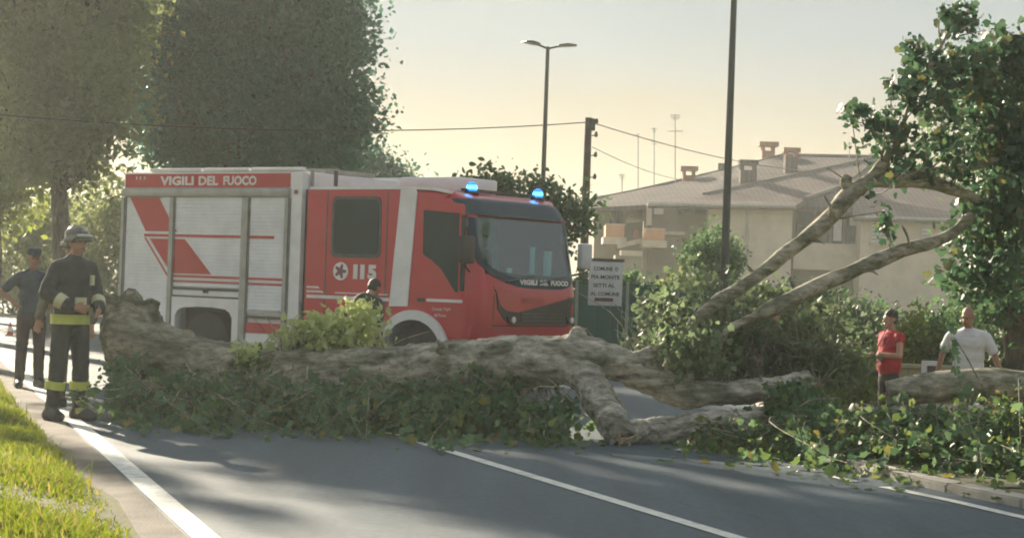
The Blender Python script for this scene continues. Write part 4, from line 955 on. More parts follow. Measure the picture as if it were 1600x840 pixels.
pieces = [tubes([(207, 470, 20.3, .24), (207, 498, 20.3, .31), (218, 540, 20.25, .37), (275, 578, 20.15, .385), (360, 592, 20, .375), (450, 595, 19.85, .335), (600, 587, 19.6, .30), (700, 575, 19.4, .27), (800, 568, 19.25, .255), (870, 562, 19.1, .25), (912, 560, 19.05, .20)], 60, 22),
          tubes([(850, 560, 19.1, .23), (905, 555, 19.05, .20), (960, 567, 19.0, .17), (1015, 590, 19, .155), (1075, 615, 19, .14), (1150, 613, 19, .12), (1210, 604, 19, .105), (1268, 590, 19, .09)], 40),
          tubes([(870, 560, 19.1, .20), (915, 592, 18.85, .175), (945, 640, 18.45, .16), (974, 690, 18.1, .135)], 24),
          tubes([(968, 678, 18.15, .115), (1010, 674, 18.45, .125), (1060, 665, 18.55, .125), (1200, 655, 18.6, .12), (1400, 650, 18.5, .10), (1640, 645, 18.4, .08)], 40),
          tubes([(885, 545, 19.05, .14), (902, 526, 19.0, .085), (908, 516, 19.0, .06)], 8),
          tubes([(985, 570, 18.98, .12), (1008, 556, 18.95, .075), (1026, 546, 18.95, .055)], 8),
          tubes([(1072, 612, 18.95, .08), (1076, 592, 18.93, .055), (1078, 576, 18.92, .05)], 8),
          tubes([(1262, 592, 19.0, .08), (1278, 600, 18.98, .05)], 6)]
# torn roots and buttress lumps at the uprooted end
for a, b, c, d in ((185, 500, 170, 458), (205, 480, 205, 450), (225, 500, 240, 470), (200, 590, 180, 625), (250, 600, 245, 640), (270, 540, 300, 525), (195, 560, 172, 565), (320, 570, 345, 552)):
    pieces.append(tubes([(a, b, 20.25, .16), ((a + c) / 2, (b + d) / 2, 20.2, .12), (c, d, 20.15, .07)], 8, 12))
tm = remesh(pieces, .019, 2, 'trunk'); roughen(tm, .032, 3.6); roughen(tm, .024, 14)
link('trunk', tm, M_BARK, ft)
limbs = [[(1030, 600, 19.1, .045), (1070, 520, 19.3, .05), (1115, 475, 19.4, .062), (1180, 435, 19.5, .07), (1230, 395, 19.6, .078), (1290, 345, 19.7, .085), (1345, 290, 19.8, .084), (1400, 281, 19.9, .075), (1470, 290, 20, .065), (1550, 320, 20.1, .04)],
         [(1100, 612, 19.1, .035), (1132, 522, 19.2, .042), (1180, 494, 19.28, .05), (1200, 484, 19.3, .082), (1300, 438, 19.5, .08), (1400, 396, 19.7, .072), (1480, 370, 19.9, .07), (1518, 336, 20, .045)],
         [(1388, 617, 19.2, .14), (1450, 607, 19.2, .155), (1520, 600, 19.2, .165), (1600, 603, 19.2, .155), (1690, 612, 19.2, .14)],
         [(1340, 298, 19.8, .08), (1375, 262, 19.8, .06), (1405, 205, 19.8, .04), (1440, 130, 19.8, .03), (1488, 40, 19.8, .014)],
         [(1400, 281, 19.9, .07), (1450, 268, 20, .05), (1510, 262, 20.1, .04), (1600, 240, 20.2, .025)],
         [(1330, 302, 19.8, .05), (1322, 285, 19.75, .05), (1325, 275, 19.75, .045)]]
for i, s in enumerate(limbs):
    v, f = tubes(s, 34, 12); me = MB().add(v, f).mesh('limb'); roughen(me, .025, 5); me.shade_smooth(); link('limb', me, M_LIMB, ft)
for a, b, c, d, r in ((1178, 437, 1166, 412, .022), (1300, 336, 1288, 306, .02), (1350, 418, 1372, 430, .018), (1420, 388, 1410, 352, .018), (690, 545, 684, 532, .05), (1130, 605, 1140, 580, .022), (1190, 600, 1180, 576, .02), (1262, 372, 1290, 382, .016)):
    Y_ = 19.6 if c > 1100 and b < 500 else 19.0 + .0006 * max(0, 900 - a)
    v, f = tubes([(a, b, Y_, r * 1.5), ((a + c) / 2 + 3, (b + d) / 2, Y_ - .05, r * .8), (c, d, Y_ - .1, r * .35)], 7, 9); me = MB().add(v, f).mesh('branch_stub'); roughen(me, .015, 9); me.shade_smooth(); link('branch_stub', me, M_LIMB, ft)
# torn pale wood at broken ends
for px, py, Y, r in ((1026, 545, 18.95, .05), (908, 515, 19.0, .045), (1280, 602, 18.97, .05), (1388, 617, 19.2, .07), (974, 694, 18.02, .10)):
    c = np.array(P(px, py, Y)) - FO; mb = MB()
    for _ in range(9):
        a = c + rng.normal(size=3) * r * .4; mb.tube([a, a + rng.normal(size=3) * r * .9], [r * .22, r * .04], 5)
    mb.build('torn_wood', M_WOODCUT, ft)
# twigs: bare thin shoots through the foliage masses
tw = MB()
def twig(a, b, r=.012, n=8):
    a, b = np.array(a), np.array(b); mid_ = (a + b) / 2 + rng.normal(size=3) * np.linalg.norm(b - a) * .12
    tw.tube(catmull([a, mid_, b], n) - FO, np.linspace(r, r * .3, n), 5)
for a, b in (((1400, 205), (1330, 172)), ((1440, 130), (1410, 110)), ((1420, 160), (1480, 90)), ((1375, 262), (1385, 180)), ((1430, 200), (1500, 160)), ((1350, 290), (1290, 260)), ((1400, 281), (1440, 200)), ((1470, 288), (1520, 210)), ((1488, 60), (1530, 30)), ((1405, 205), (1370, 215)), ((1285, 345), (1380, 330)), ((1380, 330), (1395, 385))):
    twig(P(*a, 19.8), P(*b, 19.8 + rng.normal() * .3), .016)
for _ in range(190):
    x = rng.uniform(1000, 1340); a = P(x, rng.uniform(540, 610), 19.8); b = P(x + rng.normal() * 60, rng.uniform(445, 560), 20.0 + rng.normal() * .3); twig(a, b, .010)
for _ in range(120):
    x = rng.uniform(1090, 1640); a = P(x, rng.uniform(650, 690), 18.2); b = P(x + rng.normal() * 60, rng.uniform(620, 740), 17.6 + rng.normal() * .3)
    if b.z > .02: twig(a, b, .012)
for _ in range(170):
    x = rng.uniform(190, 870); a = P(x, 605, 19.3); b = P(x + rng.normal() * 50, rng.uniform(610, 672), 18.9 + rng.normal() * .2)
    if b.z > .02: twig(a, b, .010)
for _ in range(40):
    a = P(520 + rng.normal() * 50, 560, 19.7); b = P(a.x / 19.7 * 3000 + 800 + rng.normal() * 50, rng.uniform(485, 545), 19.9); twig(a, b, .010)
def foliage(name, ells, leaf, mleaf, tmpl=OVAL, zmin=.015, up=.3, droop=.5):
    pts = np.vstack([pxe(*e) for e in ells]); pts = pts[pts[:, 2] > zmin] - FO
    o = link(name, leaf_mesh(name, pts, leaf, tmpl, up, droop), mleaf, ft); o['kind'] = 'stuff'; return o
# hanging skirt under the trunk
foliage('foliage', [(250, 628, 19.5, 66, 26, .35, 1734, 18, .09), (345, 637, 19.3, 85, 24, .35, 1938, 18, .09), (460, 642, 19.1, 95, 20, .35, 2040, 18, .09), (570, 646, 19.0, 95, 20, .35, 2040, 18, .09), (680, 650, 18.9, 90, 20, .35, 1938, 18, .09), (780, 655, 18.7, 80, 20, .3, 1734, 18, .08), (835, 664, 18.6, 42, 18, .25, 1122, 18, .07), (205, 590, 19.8, 34, 34, .25, 387, 9, .07), (880, 635, 18.7, 16, 12, .15, 61, 8, .04), (480, 615, 19.25, 120, 12, .2, 510, 8, .07), (700, 620, 19.0, 110, 12, .2, 459, 8, .07)], .068, M_LEAF, LOBED)
foliage('foliage', [(300, 650, 19.0, 100, 14, .3, 510, 8, .08), (480, 662, 18.8, 140, 14, .3, 918, 8, .08), (680, 668, 18.6, 120, 14, .3, 816, 8, .08), (390, 570, 19.6, 30, 12, .2, 163, 8, .06), (235, 640, 19.2, 50, 16, .2, 163, 7, .07)], .066, M_LEAFY, OVAL)
# pale tuft standing on the trunk
foliage('foliage', [(525, 530, 19.95, 74, 15, .3, 1000, 10, .08), (565, 502, 19.95, 32, 18, .25, 300, 8, .07), (505, 512, 19.95, 30, 14, .25, 300, 12, .06), (460, 538, 19.9, 32, 10, .25, 320, 12, .06), (392, 558, 19.7, 30, 10, .25, 160, 10, .05)], .085, M_LEAFL, OVAL, up=.1, droop=-.4)
# middle mass around the forked limbs
foliage('foliage', [(1050, 500, 20.0, 50, 55, .4, 620, 10, .11), (1120, 535, 20.0, 90, 46, .4, 1000, 10, .12), (1210, 550, 20.0, 80, 36, .4, 700, 10, .12), (1290, 570, 20.0, 70, 26, .4, 600, 10, .10), (1045, 555, 19.8, 40, 34, .3, 520, 10, .1), (1064, 532, 18.95, 40, 48, .3, 320, 6, .08), (1100, 555, 18.95, 40, 36, .3, 200, 6, .09), (1170, 470, 20.1, 60, 30, .4, 240, 8, .12), (1300, 515, 20.1, 60, 40, .4, 300, 8, .12), (1090, 440, 20.3, 50, 30, .4, 160, 8, .1)], .066, M_LEAFT, LOBED)
# heap over the verge on the right
foliage('foliage', [(1160, 694, 18.0, 75, 8, .3, 500, 12, .07), (1270, 676, 18.0, 66, 30, .4, 3000, 16, .08), (1380, 694, 17.7, 90, 30, .4, 4200, 16, .08), (1490, 702, 17.5, 90, 34, .5, 4800, 16, .08), (1590, 708, 17.3, 80, 36, .5, 4400, 16, .08), (1240, 632, 18.5, 40, 26, .3, 1000, 12, .07), (1640, 690, 17.6, 60, 30, .5, 1600, 14, .09)], .068, M_LEAF, LOBED)
foliage('foliage', [(1250, 705, 17.5, 110, 16, .4, 800, 8, .09), (1400, 718, 17.0, 110, 24, .5, 1300, 8, .09), (1530, 738, 16.4, 100, 26, .5, 1500, 8, .09), (1560, 670, 17.2, 80, 40, .5, 700, 8, .1), (1130, 690, 18.0, 60, 12, .3, 400, 8, .08)], .068, M_LEAFY, OVAL)
# upper crown against the sky
foliage('foliage', [(1335, 178, 19.8, 20, 14, .2, 45, 6, .05), (1385, 210, 19.8, 36, 45, .3, 150, 7, .06), (1415, 135, 19.8, 26, 35, .3, 150, 7, .06), (1435, 85, 19.8, 24, 22, .25, 110, 7, .06), (1490, 32, 19.8, 24, 22, .25, 110, 7, .06), (1450, 180, 19.9, 50, 45, .4, 220, 7, .07), (1400, 255, 19.9, 46, 22, .3, 150, 7, .07), (1480, 245, 20, 55, 36, .4, 200, 7, .07), (1520, 120, 20.1, 40, 45, .4, 360, 8, .08), (1575, 100, 20.3, 45, 50, .4, 800, 12, .10), (1565, 200, 20.3, 50, 55, .5, 950, 12, .10), (1600, 300, 20.3, 60, 60, .5, 1200, 12, .12), (1545, 330, 20.3, 45, 36, .4, 420, 10, .09), (1545, 420, 20.4, 70, 45, .5, 800, 10, .12), (1390, 345, 19.8, 10, 22, .12, 28, 6, .04), (1475, 105, 20, 36, 36, .3, 160, 7, .06)], .082, M_LEAFC, LOBED)
SPR = {'d': [], 'y': [], 't': [], 'c': []}
def spray(a, b, n_, key='d', sig=.045, r=.008):
    a, b = np.array(a), np.array(b); mid_ = (a + b) / 2 + rng.normal(size=3) * np.linalg.norm(b - a) * .15
    p = catmull([a, mid_, b], 10); p[:, 2] = np.maximum(p[:, 2], .02); tw.tube(p - FO, np.linspace(r, r * .3, 10), 5)
    t = np.sqrt(rng.uniform(.08, 1, n_)) * 9; i = np.minimum(t.astype(int), 8); q = p[i] + (p[i + 1] - p[i]) * (t - i)[:, None] + rng.normal(size=(n_, 3)) * sig
    q[:, 2] = np.maximum(q[:, 2], .02); SPR[key].append(q - FO)
for _ in range(105):      # sprays lying out on the asphalt in front of the trunk
    x = rng.uniform(200, 880); a = P(x, 628 + (x - 200) * .03, 19.2 - (x - 200) * .0008); g_ = G(x + rng.normal() * 45, 652 + (x - 200) * .042 + abs(rng.normal()) * 13)
    spray(a, (g_.x, g_.y, rng.uniform(.02, .16)), int(rng.integers(14, 34)), 'y' if rng.random() < .3 else 'd')
for _ in range(34):       # sprays hanging over the trunk's lower side
    x = rng.uniform(190, 860); a = P(x, 575 + rng.normal() * 8, 19.15); b = P(x + rng.normal() * 35, 625 + rng.normal() * 14, 18.9); spray(a, b, int(rng.integers(6, 18)), 'd')
for _ in range(130):      # ragged edge of the heap on the right
    x = rng.uniform(1215, 1640); a = P(x, rng.uniform(640, 690), 17.9); g_ = G(x + rng.normal() * 45, 694 + (x - 1110) * .088 + abs(rng.normal()) * 14)
    spray(a, (g_.x, g_.y, rng.uniform(.06, .3)), int(rng.integers(12, 32)), 'y' if rng.random() < .25 else 'd')
for _ in range(18):
    x = rng.uniform(1200, 1640); a = P(x, 660, 18.0); b = P(x + rng.normal() * 50, rng.uniform(632, 668), 18.2); spray(a, b, int(rng.integers(8, 22)), 'd')
for _ in range(110):      # broken sprays in the middle
    x = rng.uniform(1000, 1290); a = P(x, rng.uniform(530, 600), 19.6); b = P(x + rng.normal() * 45, rng.uniform(440, 560) + max(0, x - 1250) * .5, 19.9 + rng.normal() * .3); spray(a, b, int(rng.integers(5, 14)), 't')
for a, b in (((1345, 290), (1330, 175)), ((1400, 205), (1345, 178)), ((1405, 200), (1395, 120)), ((1440, 130), (1428, 75)), ((1470, 75), (1490, 12)), ((1440, 130), (1500, 95)), ((1420, 165), (1500, 150)), ((1375, 262), (1450, 215)), ((1375, 250), (1380, 195)), ((1450, 268), (1490, 200)), ((1350, 290), (1420, 262)), ((1488, 60), (1540, 48)), ((1400, 281), (1470, 262)), ((1380, 330), (1392, 380))):
    spray(P(*a, 19.8), P(*b, 19.8 + rng.normal() * .25), 22, 'c', .055, .012)
for key, m_ in (('d', M_LEAF), ('y', M_LEAFY), ('t', M_LEAFT), ('c', M_LEAFC)):
    o = link('leaf_sprays', leaf_mesh('leaf_sprays', np.vstack(SPR[key]), .068, LOBED, .3, .4), m_, ft); o['kind'] = 'stuff'
o = tw.build('twigs', M_LIMB, ft, True); o['kind'] = 'stuff'
# loose leaves and bits scattered on the asphalt
n = 900; px = np.r_[rng.uniform(1030, 1600, 620), rng.uniform(180, 950, 280)]; pts = []
for x in px:
    y = (672 + (x - 1030) * .13 + abs(rng.normal()) * 14 + 22 * rng.random()) if x > 1000 else (655 + (x - 180) * .042 + abs(rng.normal()) * 8 + 6)
    q = G(x, y); pts.append((q.x, q.y, .02 if x < 1250 or q.y < 15.2 else .03))
lit = link('leaf_litter', leaf_mesh('leaf_litter', np.array(pts), .075, LOBED, 2.5, 0), M_LEAFY)
tag(lit, 'scattered loose leaves lying on the asphalt along the fallen tree', 'leaves', kind='stuff')

# ------------------------------------------------------------------ people
M_SKIN = mat('skin', (.44, .25, .17), .55, (.36, .19, .13), 9)
M_SKINT = mat('skin_tanned', (.34, .18, .115), .55, (.27, .14, .09), 9)
M_TURN = mat('turnout_cloth', (.040, .050, .048), .85, (.028, .034, .034), 14, bump=.5, bscale=25)
M_TURNB = mat('boots_black', (.02, .02, .021), .45)
M_OLIVE = mat('olive_cloth', (.16, .15, .095), .9, (.12, .11, .07), 12, bump=.5, bscale=22)
M_NAVY = mat('navy_cloth', (.045, .07, .095), .85, (.035, .05, .07), 10, bump=.4, bscale=25)
M_TROUS = mat('dark_trousers', (.055, .04, .042), .85, (.04, .03, .03), 10, bump=.4, bscale=25)
M_HIVIS = mat('hivis_band', (.55, .60, .12), .5, (.42, .47, .10), 10)
M_REFL = mat('reflective_patch', (.62, .60, .38), .4)
M_HELM = mat('helmet_shell', (.12, .12, .10), .25, (.09, .09, .08), 4, coat=.5)
M_HELM2 = mat('helmet_trim', (.62, .60, .52), .25, metal=.4)
M_HAIR = mat('dark_hair', (.018, .014, .016), .6, (.03, .022, .022), 30, bump=.6, bscale=80)
M_GHAIR = mat('grey_hair', (.35, .30, .26), .7, (.26, .22, .2), 30, bump=.6, bscale=80)
M_REDS = mat('red_shirt', (.42, .018, .035), .85, (.34, .012, .028), 10, bump=.5, bscale=18)
M_WHITES = mat('white_polo', (.66, .66, .72), .85, (.58, .58, .65), 8, bump=.5, bscale=18)
M_BEIGE = mat('beige_trousers', (.46, .42, .36), .9, (.38, .35, .3), 9, bump=.4, bscale=20)
M_JEANS = mat('blue_jeans', (.04, .07, .13), .9, (.03, .05, .10), 9, bump=.4, bscale=20)
M_BLUES = mat('light_blue_shirt', (.10, .30, .38), .85, (.08, .24, .32), 9, bump=.4, bscale=20)
M_EYE = mat('eye_dark', (.02, .015, .012), .25)
M_LIP = mat('lips', (.26, .10, .085), .5)
def rotx(p, a, o):
    p = np.array(p, float) - o; c, s = math.cos(a), math.sin(a)
    return np.array([p[0], c * p[1] - s * p[2], s * p[1] + c * p[2]]) + o
def person(label, loc, rz, H, armR, armL, top, sleeve, trous, shoes, skin, head='hair', lean=0., nod=0., legs=None, bands=False, hair=None, turn=0., bulk=1., group=None, hem=.86):
    """faces -Y at rz=0. armR (image left) / armL: (elbow, wrist, finger direction) in metres of a 1.75 m body"""
    k = H / 1.75
    root = empty('person', loc, rz, label, 'person', group)
    S = lambda p: tuple(np.asarray(p, float) * k)
    hipc = np.array([0, 0, .93]); UPR = lambda p: rotx(p, lean, hipc)
    lg = legs or (((-.11, 0, .50), (-.12, .03, .09)), ((.11, 0, .50), (.12, .03, .09)))
    sh = [UPR((-.178 * bulk, 0, 1.385)), UPR((.178 * bulk, 0, 1.385))]
    neck0, neck1 = UPR((0, .01, 1.42)), UPR((0, -.015, 1.53))
    hc = UPR((0, -.025, 1.635)); hc = rotx(hc, nod, neck1)
    hd = lambda p: rotx(Matrix.Rotation(turn, 3, 'Z') @ Vector(p), lean * .5 + nod, np.zeros(3)) + hc
    body = []
    C_ = lambda a, b, ra, rb: body.append(capsule(S(a), S(b), ra * k, rb * k))
    E_ = lambda c, r: body.append(ellipsoid(S(c), tuple(np.array(r) * k)))
    for sx, (kn, an) in zip((-1, 1), lg):
        hp_ = (sx * .09, 0, .90)
        C_(hp_, kn, .078, .052); C_(kn, an, .052, .036); C_(an, (an[0] + sx * .02, an[1] - .16, .035 + an[2] - .09), .04, .032)
    E_((0, 0, .93), (.15, .105, .12)); E_(UPR((0, .0, 1.12)), (.14 * bulk, .10 * bulk, .2)); E_(UPR((0, .0, 1.32)), (.175 * bulk, .105 * bulk, .16))
    for s_ in sh: C_(neck0 + (0, 0, .0), s_, .06, .052)
    C_(neck0, neck1, .058, .052)
    # head: cranium, face, jaw, nose, ears
    E_(hd((0, .012, .02)), (.074, .092, .095)); E_(hd((0, -.022, -.03)), (.060, .068, .085)); E_(hd((0, -.055, -.085)), (.034, .03, .028))
    C_(hd((0, -.088, .0)), hd((0, -.108, -.03)), .009, .014); C_(hd((-.03, -.082, .022)), hd((.03, -.082, .022)), .011, .011)
    for sx in (-1, 1): E_(hd((sx * .076, .012, -.012)), (.012, .018, .03))
    wr = []
    for sx, s0, arm in zip((-1, 1), sh, (armR, armL)):
        el, w_, fd = (np.array(q, float) for q in arm)
        el, w_ = UPR(el), UPR(w_); fd = fd / np.linalg.norm(fd); wr.append((s0, el, w_))
        C_(s0, el, .050, .040); C_(el, w_, .040, .026)
        # hand: palm, four fingers with a knuckle bend, thumb from the side of the palm
        side_ = np.cross(fd, (0, 1., .2)); side_ /= np.linalg.norm(side_); curl = np.cross(side_, fd)
        if np.linalg.norm(curl) < .1: curl = np.array([0, -1., 0])
        pc = w_ + fd * .05
        C_(w_, w_ + fd * .03, .024, .026)
        for j in (-1, 0, 1): C_(pc + side_ * .018 * j - fd * .02, pc + side_ * .024 * j + fd * .035, .015, .013)
        for j, ln in zip((-1.5, -.5, .5, 1.5), (.058, .074, .080, .070)):
            b0 = pc + side_ * .021 * j + fd * .035; b1 = b0 + fd * ln * .55 + side_ * .004 * j; b2 = b1 + (fd * .75 + curl * .65) * ln * .55
            C_(b0, b1, .0095, .009); C_(b1, b2, .009, .0075)
        th = pc + side_ * .03 * -sx - fd * .015; C_(th, th + (side_ * -sx * .7 + fd * .7) * .045, .012, .010); th2 = th + (side_ * -sx * .7 + fd * .7) * .045; C_(th2, th2 + fd * .03, .010, .008)
    link('body', remesh(body, .0115 * k, 3, 'body'), skin, root)
    # ---- clothing
    def wear(name, prims, m_, vox=.016, rough_=.008):
        me = remesh([capsule(S(a), S(b), ra * k, rb * k) if kind == 'c' else ellipsoid(S(a), tuple(np.array(b) * k)) for kind, a, b, ra, rb in prims], vox * k, 4, name)
        if rough_: roughen(me, rough_, 11)
        return link(name, me, m_, root)
    g = .022 if bands else .014
    tp = [('e', (0, 0, hem + .10), (.165 + g * .5, .115 + g, .11), 0, 0), ('e', UPR((0, -.01 * bulk, 1.04)), (.155 * bulk + g, .115 * bulk + g, .17), 0, 0), ('e', UPR((0, -.005, 1.16)), (.160 * bulk + g, .112 * bulk + g, .19), 0, 0), ('e', UPR((0, .0, 1.315)), (.176 * bulk + g, .112 * bulk + g, .172 + g), 0, 0), ('c', neck0, sh[0], .062 + g, .052 + g), ('c', neck0, sh[1], .062 + g, .052 + g)]
    if sleeve == 'short': tp.append(('c', neck0 + (neck1 - neck0) * .05, neck0 + (neck1 - neck0) * .42, .070, .064))
    if bands: tp.append(('c', neck0, neck0 + (neck1 - neck0) * .5, .075, .07))
    for s0, el, w_ in wr:
        if sleeve == 'long': tp += [('c', s0, el, .053 + g, .047 + g), ('c', el, el + (w_ - el) * .93, .048 + g, .036 + g)]
        elif sleeve == 'short': tp += [('c', s0, s0 + (el - s0) * .72, .052 + g, .052 + g)]
        else: tp += [('c', s0 + (el - s0) * -.1, s0 + (el - s0) * .1, .055 + g, .05 + g)]
    wear('jacket' if sleeve == 'long' else 'shirt', tp, top)
    tr_ = [('e', (0, 0, .90), (.158, .114, .12), 0, 0)]; g2 = .026 if bands else .020
    for sx, (kn, an) in zip((-1, 1), lg):
        kn, an = np.array(kn), np.array(an)
        tr_ += [('c', (sx * .09, 0, .88), kn, .082 + g2 * .7, .056 + g2), ('c', kn, kn + (an - kn) * (.62 if bands else .95), .056 + g2, .045 + g2)]
    wear('trousers', tr_, trous)
    for sx, (kn, an) in zip((-1, 1), lg):
        kn, an = np.array(kn), np.array(an); toe = an + (sx * .03, -.17, -.05); heel = an + (0, .05, -.05)
        pr = [('c', heel, toe, .060, .052), ('c', an, toe + (0, .02, .01), .056, .046), ('c', an + (kn - an) * .05, heel, .058, .058)]
        if bands: pr += [('c', an, an + (kn - an) * .5, .060, .068)]
        wear('boot' if bands else 'shoe', pr, shoes, .014, .003)
        if bands:
            a = kn + (an - kn) * .36; b = kn + (an - kn) * .54
            MB().tube([S(a), S((a * .5 + b * .5)), S(b)], [.092 * k, .093 * k, .092 * k], 18).build('hivis_band', M_HIVIS, root, True)
    if bands:
        zc = hem + .06
        v = []
        for z in (zc - .045, zc + .045):
            for i in range(24):
                a = 2 * math.pi * i / 24; v.append(S(((.168 + g * .5 + .012) * math.cos(a), (.118 + g + .012) * math.sin(a), z)))
        MB().add(v, [(i, (i + 1) % 24, 24 + (i + 1) % 24, 24 + i) for i in range(24)]).build('hivis_band', M_HIVIS, root, True)
        for s0, el, w_ in wr:
            a = el + (w_ - el) * .45; b = el + (w_ - el) * .72
            MB().tube([S(a), S(b)], [.072 * k, .068 * k], 14).build('cuff_band', M_REFL, root, True)
    # ---- head details
    for sx in (-1, 1):
        v, f = ellipsoid(S(hd((sx * .030, -.083, .006))), (.0105 * k, .007 * k, .007 * k), 8, 5); MB().add(v, f).build('eye', M_EYE, root, True)
        v, f = capsule(S(hd((sx * .016, -.089, .026))), S(hd((sx * .044, -.080, .027))), .0035 * k, .003 * k, 6); MB().add(v, f).build('eyebrow', hair or M_HAIR, root, True)
    v, f = capsule(S(hd((-.022, -.084, -.056))), S(hd((.022, -.084, -.056))), .006 * k, .006 * k, 6); MB().add(v, f).build('mouth', M_LIP, root, True)
    def headpiece(name, prims, m_, vox=.010):
        me = remesh([capsule(S(hd(a)), S(hd(b)), ra * k, rb * k) if kd == 'c' else ellipsoid(S(hd(a)), tuple(np.array(b) * k)) for kd, a, b, ra, rb in prims], vox * k, 2, name); return link(name, me, m_, root)
    if head == 'helmet':
        hm = headpiece('helmet', [('e', (0, .02, .055), (.108, .128, .092), 0, 0), ('c', (0, -.11, .095), (0, .13, .105), .022, .022), ('c', (-.05, -.115, .03), (.05, -.115, .03), .022, .022), ('c', (0, .11, .0), (0, .13, -.04), .05, .03), ('c', (-.085, -.07, .03), (-.095, .05, .0), .024, .024), ('c', (.085, -.07, .03), (.095, .05, .0), .024, .024)], M_HELM)
        headpiece('visor', [('c', (-.075, -.105, .062), (.0, -.128, .066), .017, .017), ('c', (.0, -.128, .066), (.075, -.105, .062), .017, .017)], M_HELM2)
    elif head == 'cap':
        headpiece('cap', [('e', (0, .01, .075), (.095, .115, .055), 0, 0), ('e', (0, .0, .105), (.10, .12, .026), 0, 0), ('c', (-.05, -.11, .055), (.05, -.11, .055), .012, .012), ('c', (-.04, -.135, .045), (.04, -.135, .045), .010, .010)], hair or M_NAVY)
        headpiece('hair', [('e', (0, .03, .0), (.079, .075, .075), 0, 0)], M_HAIR)
    elif head == 'bald':
        headpiece('hair', [('c', (-.05, .055, .0), (0, .085, .0), .026, .026), ('c', (.05, .055, .0), (0, .085, .0), .026, .026), ('c', (-.066, .03, .012), (-.05, .06, .0), .014, .02), ('c', (.066, .03, .012), (.05, .06, .0), .014, .02)], hair)
    else:
        headpiece('hair', [('e', (0, .022, .045), (.083, .096, .085), 0, 0), ('e', (0, .05, -.01), (.072, .062, .07), 0, 0)], hair or M_HAIR)
    return root
ROADZ = 0.0
# near firefighter, watching the trunk
q = G(104, 655)
near = person('firefighter in black gear with yellow bands on legs, standing beside the uprooted trunk end', (q.x, q.y, 0), R(48), 1.87,
       ((-.27, .02, 1.16), (-.13, -.20, 1.04), (.8, -.5, -.1)), ((.29, .03, 1.17), (.17, -.20, 1.02), (-.6, -.7, -.2)), M_TURN, 'long', M_TURN, M_TURNB, M_SKIN, 'helmet', R(3), R(4),
       (((-.12, -.01, .50), (-.15, .03, .09)), ((.12, -.02, .50), (.14, .02, .09))), bands=True)
MB().box((-.07, -.19, 1.12), (.05, -.165, 1.20)).build('reflective_patch', M_REFL, near)
MB().box((.11, -.17, 1.32), (.15, -.145, 1.42)).build('chest_strip', M_REFL, near)
q = P(100, 560, 20.3)
person('firefighter in olive jacket and helmet half hidden behind the one in black gear', (q.x + .07, 20.3, 0), R(-12), 1.80,
       ((-.30, .02, 1.15), (-.34, -.06, .92), (-.1, -.1, -1)), ((.28, .03, 1.14), (.26, -.1, .9), (0, -.1, -1)), M_OLIVE, 'long', M_OLIVE, M_TURNB, M_SKIN, 'helmet', R(2), 0, bulk=1.15)
q = G(45, 605)
person('officer in navy shirt and peaked cap with hand on hip at the road edge', (q.x, q.y, 0), R(25), 1.70,
       ((-.38, .06, 1.20), (-.17, -.06, 1.02), (.8, .2, -.4)), ((.30, -.02, 1.16), (.20, -.22, 1.05), (-.6, -.7, .1)), M_NAVY, 'short', M_TROUS, M_TURNB, M_SKINT, 'cap', 0, R(5))
q = P(556, 470, 22.6)
person('person in dark jacket stooping between the fallen trunk and the fire engine', (q.x, 22.6, 0), R(150), 1.60,
       ((-.26, -.05, 1.16), (-.2, -.28, 1.0), (0, -.6, -.8)), ((.26, -.05, 1.16), (.2, -.28, 1.0), (0, -.6, -.8)), M_TURN, 'long', M_TURN, M_TURNB, M_SKIN, 'hair', R(32), R(14))
q = P(1390, 560, 24.4)
person('dark haired man in a red sleeveless shirt with folded arms by the hedge', (q.x, 24.4, -.385), R(-72), 1.70,
       ((-.28, -.02, 1.17), (.02, -.22, 1.12), (.9, -.2, .2)), ((.28, -.02, 1.16), (-.04, -.25, 1.16), (-.9, -.1, .2)), M_REDS, 'none', M_TROUS, M_TURNB, M_SKIN, 'hair', R(-2), R(6), bulk=1.22)
q = P(1514, 560, 23.4)
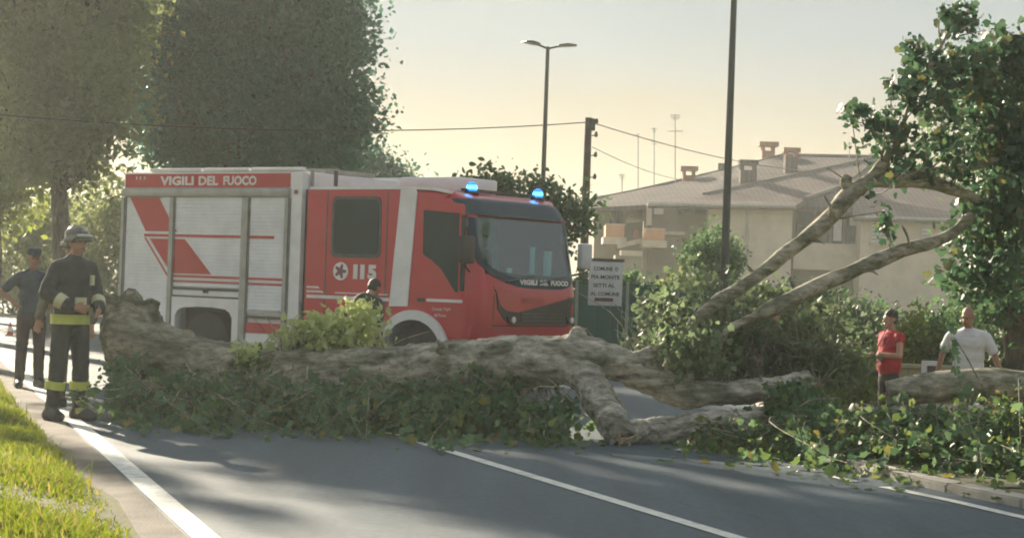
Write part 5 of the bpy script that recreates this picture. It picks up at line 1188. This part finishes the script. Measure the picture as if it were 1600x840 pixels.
person('balding man in a white polo shirt walking behind the thick fallen branch', (q.x, 23.4, -.385), R(-24), 1.80,
       ((-.31, .03, 1.17), (-.36, -.04, .95), (-.15, -.1, -1)), ((.31, .0, 1.17), (.40, -.04, .94), (.2, -.1, -1)), M_WHITES, 'short', M_BEIGE, M_TURNB, M_SKINT, 'bald', R(9), R(14),
       (((-.12, -.04, .50), (-.14, -.06, .09)), ((.12, .0, .50), (.13, .12, .09))), hair=M_GHAIR, turn=R(-15), bulk=1.14, hem=.84)
q = P(1212, 540, 25.5)
person('person in a light blue shirt glimpsed through the leaves behind the broken limbs', (q.x, 25.5, -.385), R(-30), 1.66,
       ((-.27, .0, 1.16), (-.24, -.12, .92), (0, -.2, -1)), ((.27, .0, 1.16), (.24, -.12, .92), (0, -.2, -1)), M_BLUES, 'short', M_JEANS, M_TURNB, M_SKIN, 'cap', 0, R(8), hair=M_SHUTW)
# red and white roadwork cone near the officer
q = G(15, 532)
cone = empty('traffic_cone', (q.x, q.y, .09), 0, 'small red and white traffic cone far behind the officer', 'traffic cone')
cone.scale = (.5, .5, .5)
MB().box((-.16, -.16, 0), (.16, .16, .04)).build('base', M_BLACK, cone)
MB().lathe([(.13, .04), (.10, .2)], 'z', (0, 0, 0), 14).build('cone', M_REDBAND, cone, True); MB().lathe([(.10, .2), (.07, .36)], 'z', (0, 0, 0), 14).build('white_sleeve', M_LETTER, cone, True); MB().lathe([(.07, .36), (.03, .55)], 'z', (0, 0, 0), 14).build('cone', M_REDBAND, cone, True)

# ------------------------------------------------------------------ evening haze in the air, also standing in for lens glare
hz = MB().box((-243, -43, -1.45), (243, 423, 18.2)).build('haze', None)
hm = bpy.data.materials.new('haze_air'); hm.use_nodes = True; hn = hm.node_tree.nodes
hn.remove(hn['Principled BSDF']); pv = hn.new('ShaderNodeVolumePrincipled')
pv.inputs['Color'].default_value = (.86, .92, .89, 1); pv.inputs['Density'].default_value = .00105; pv.inputs['Anisotropy'].default_value = .5
hm.node_tree.links.new(pv.outputs['Volume'], hn['Material Output'].inputs['Volume'])
hz.data.materials.append(hm); hz['kind'] = 'stuff'; tag(hz, 'thin warm evening haze over the road, also standing in for lens glare', 'haze')
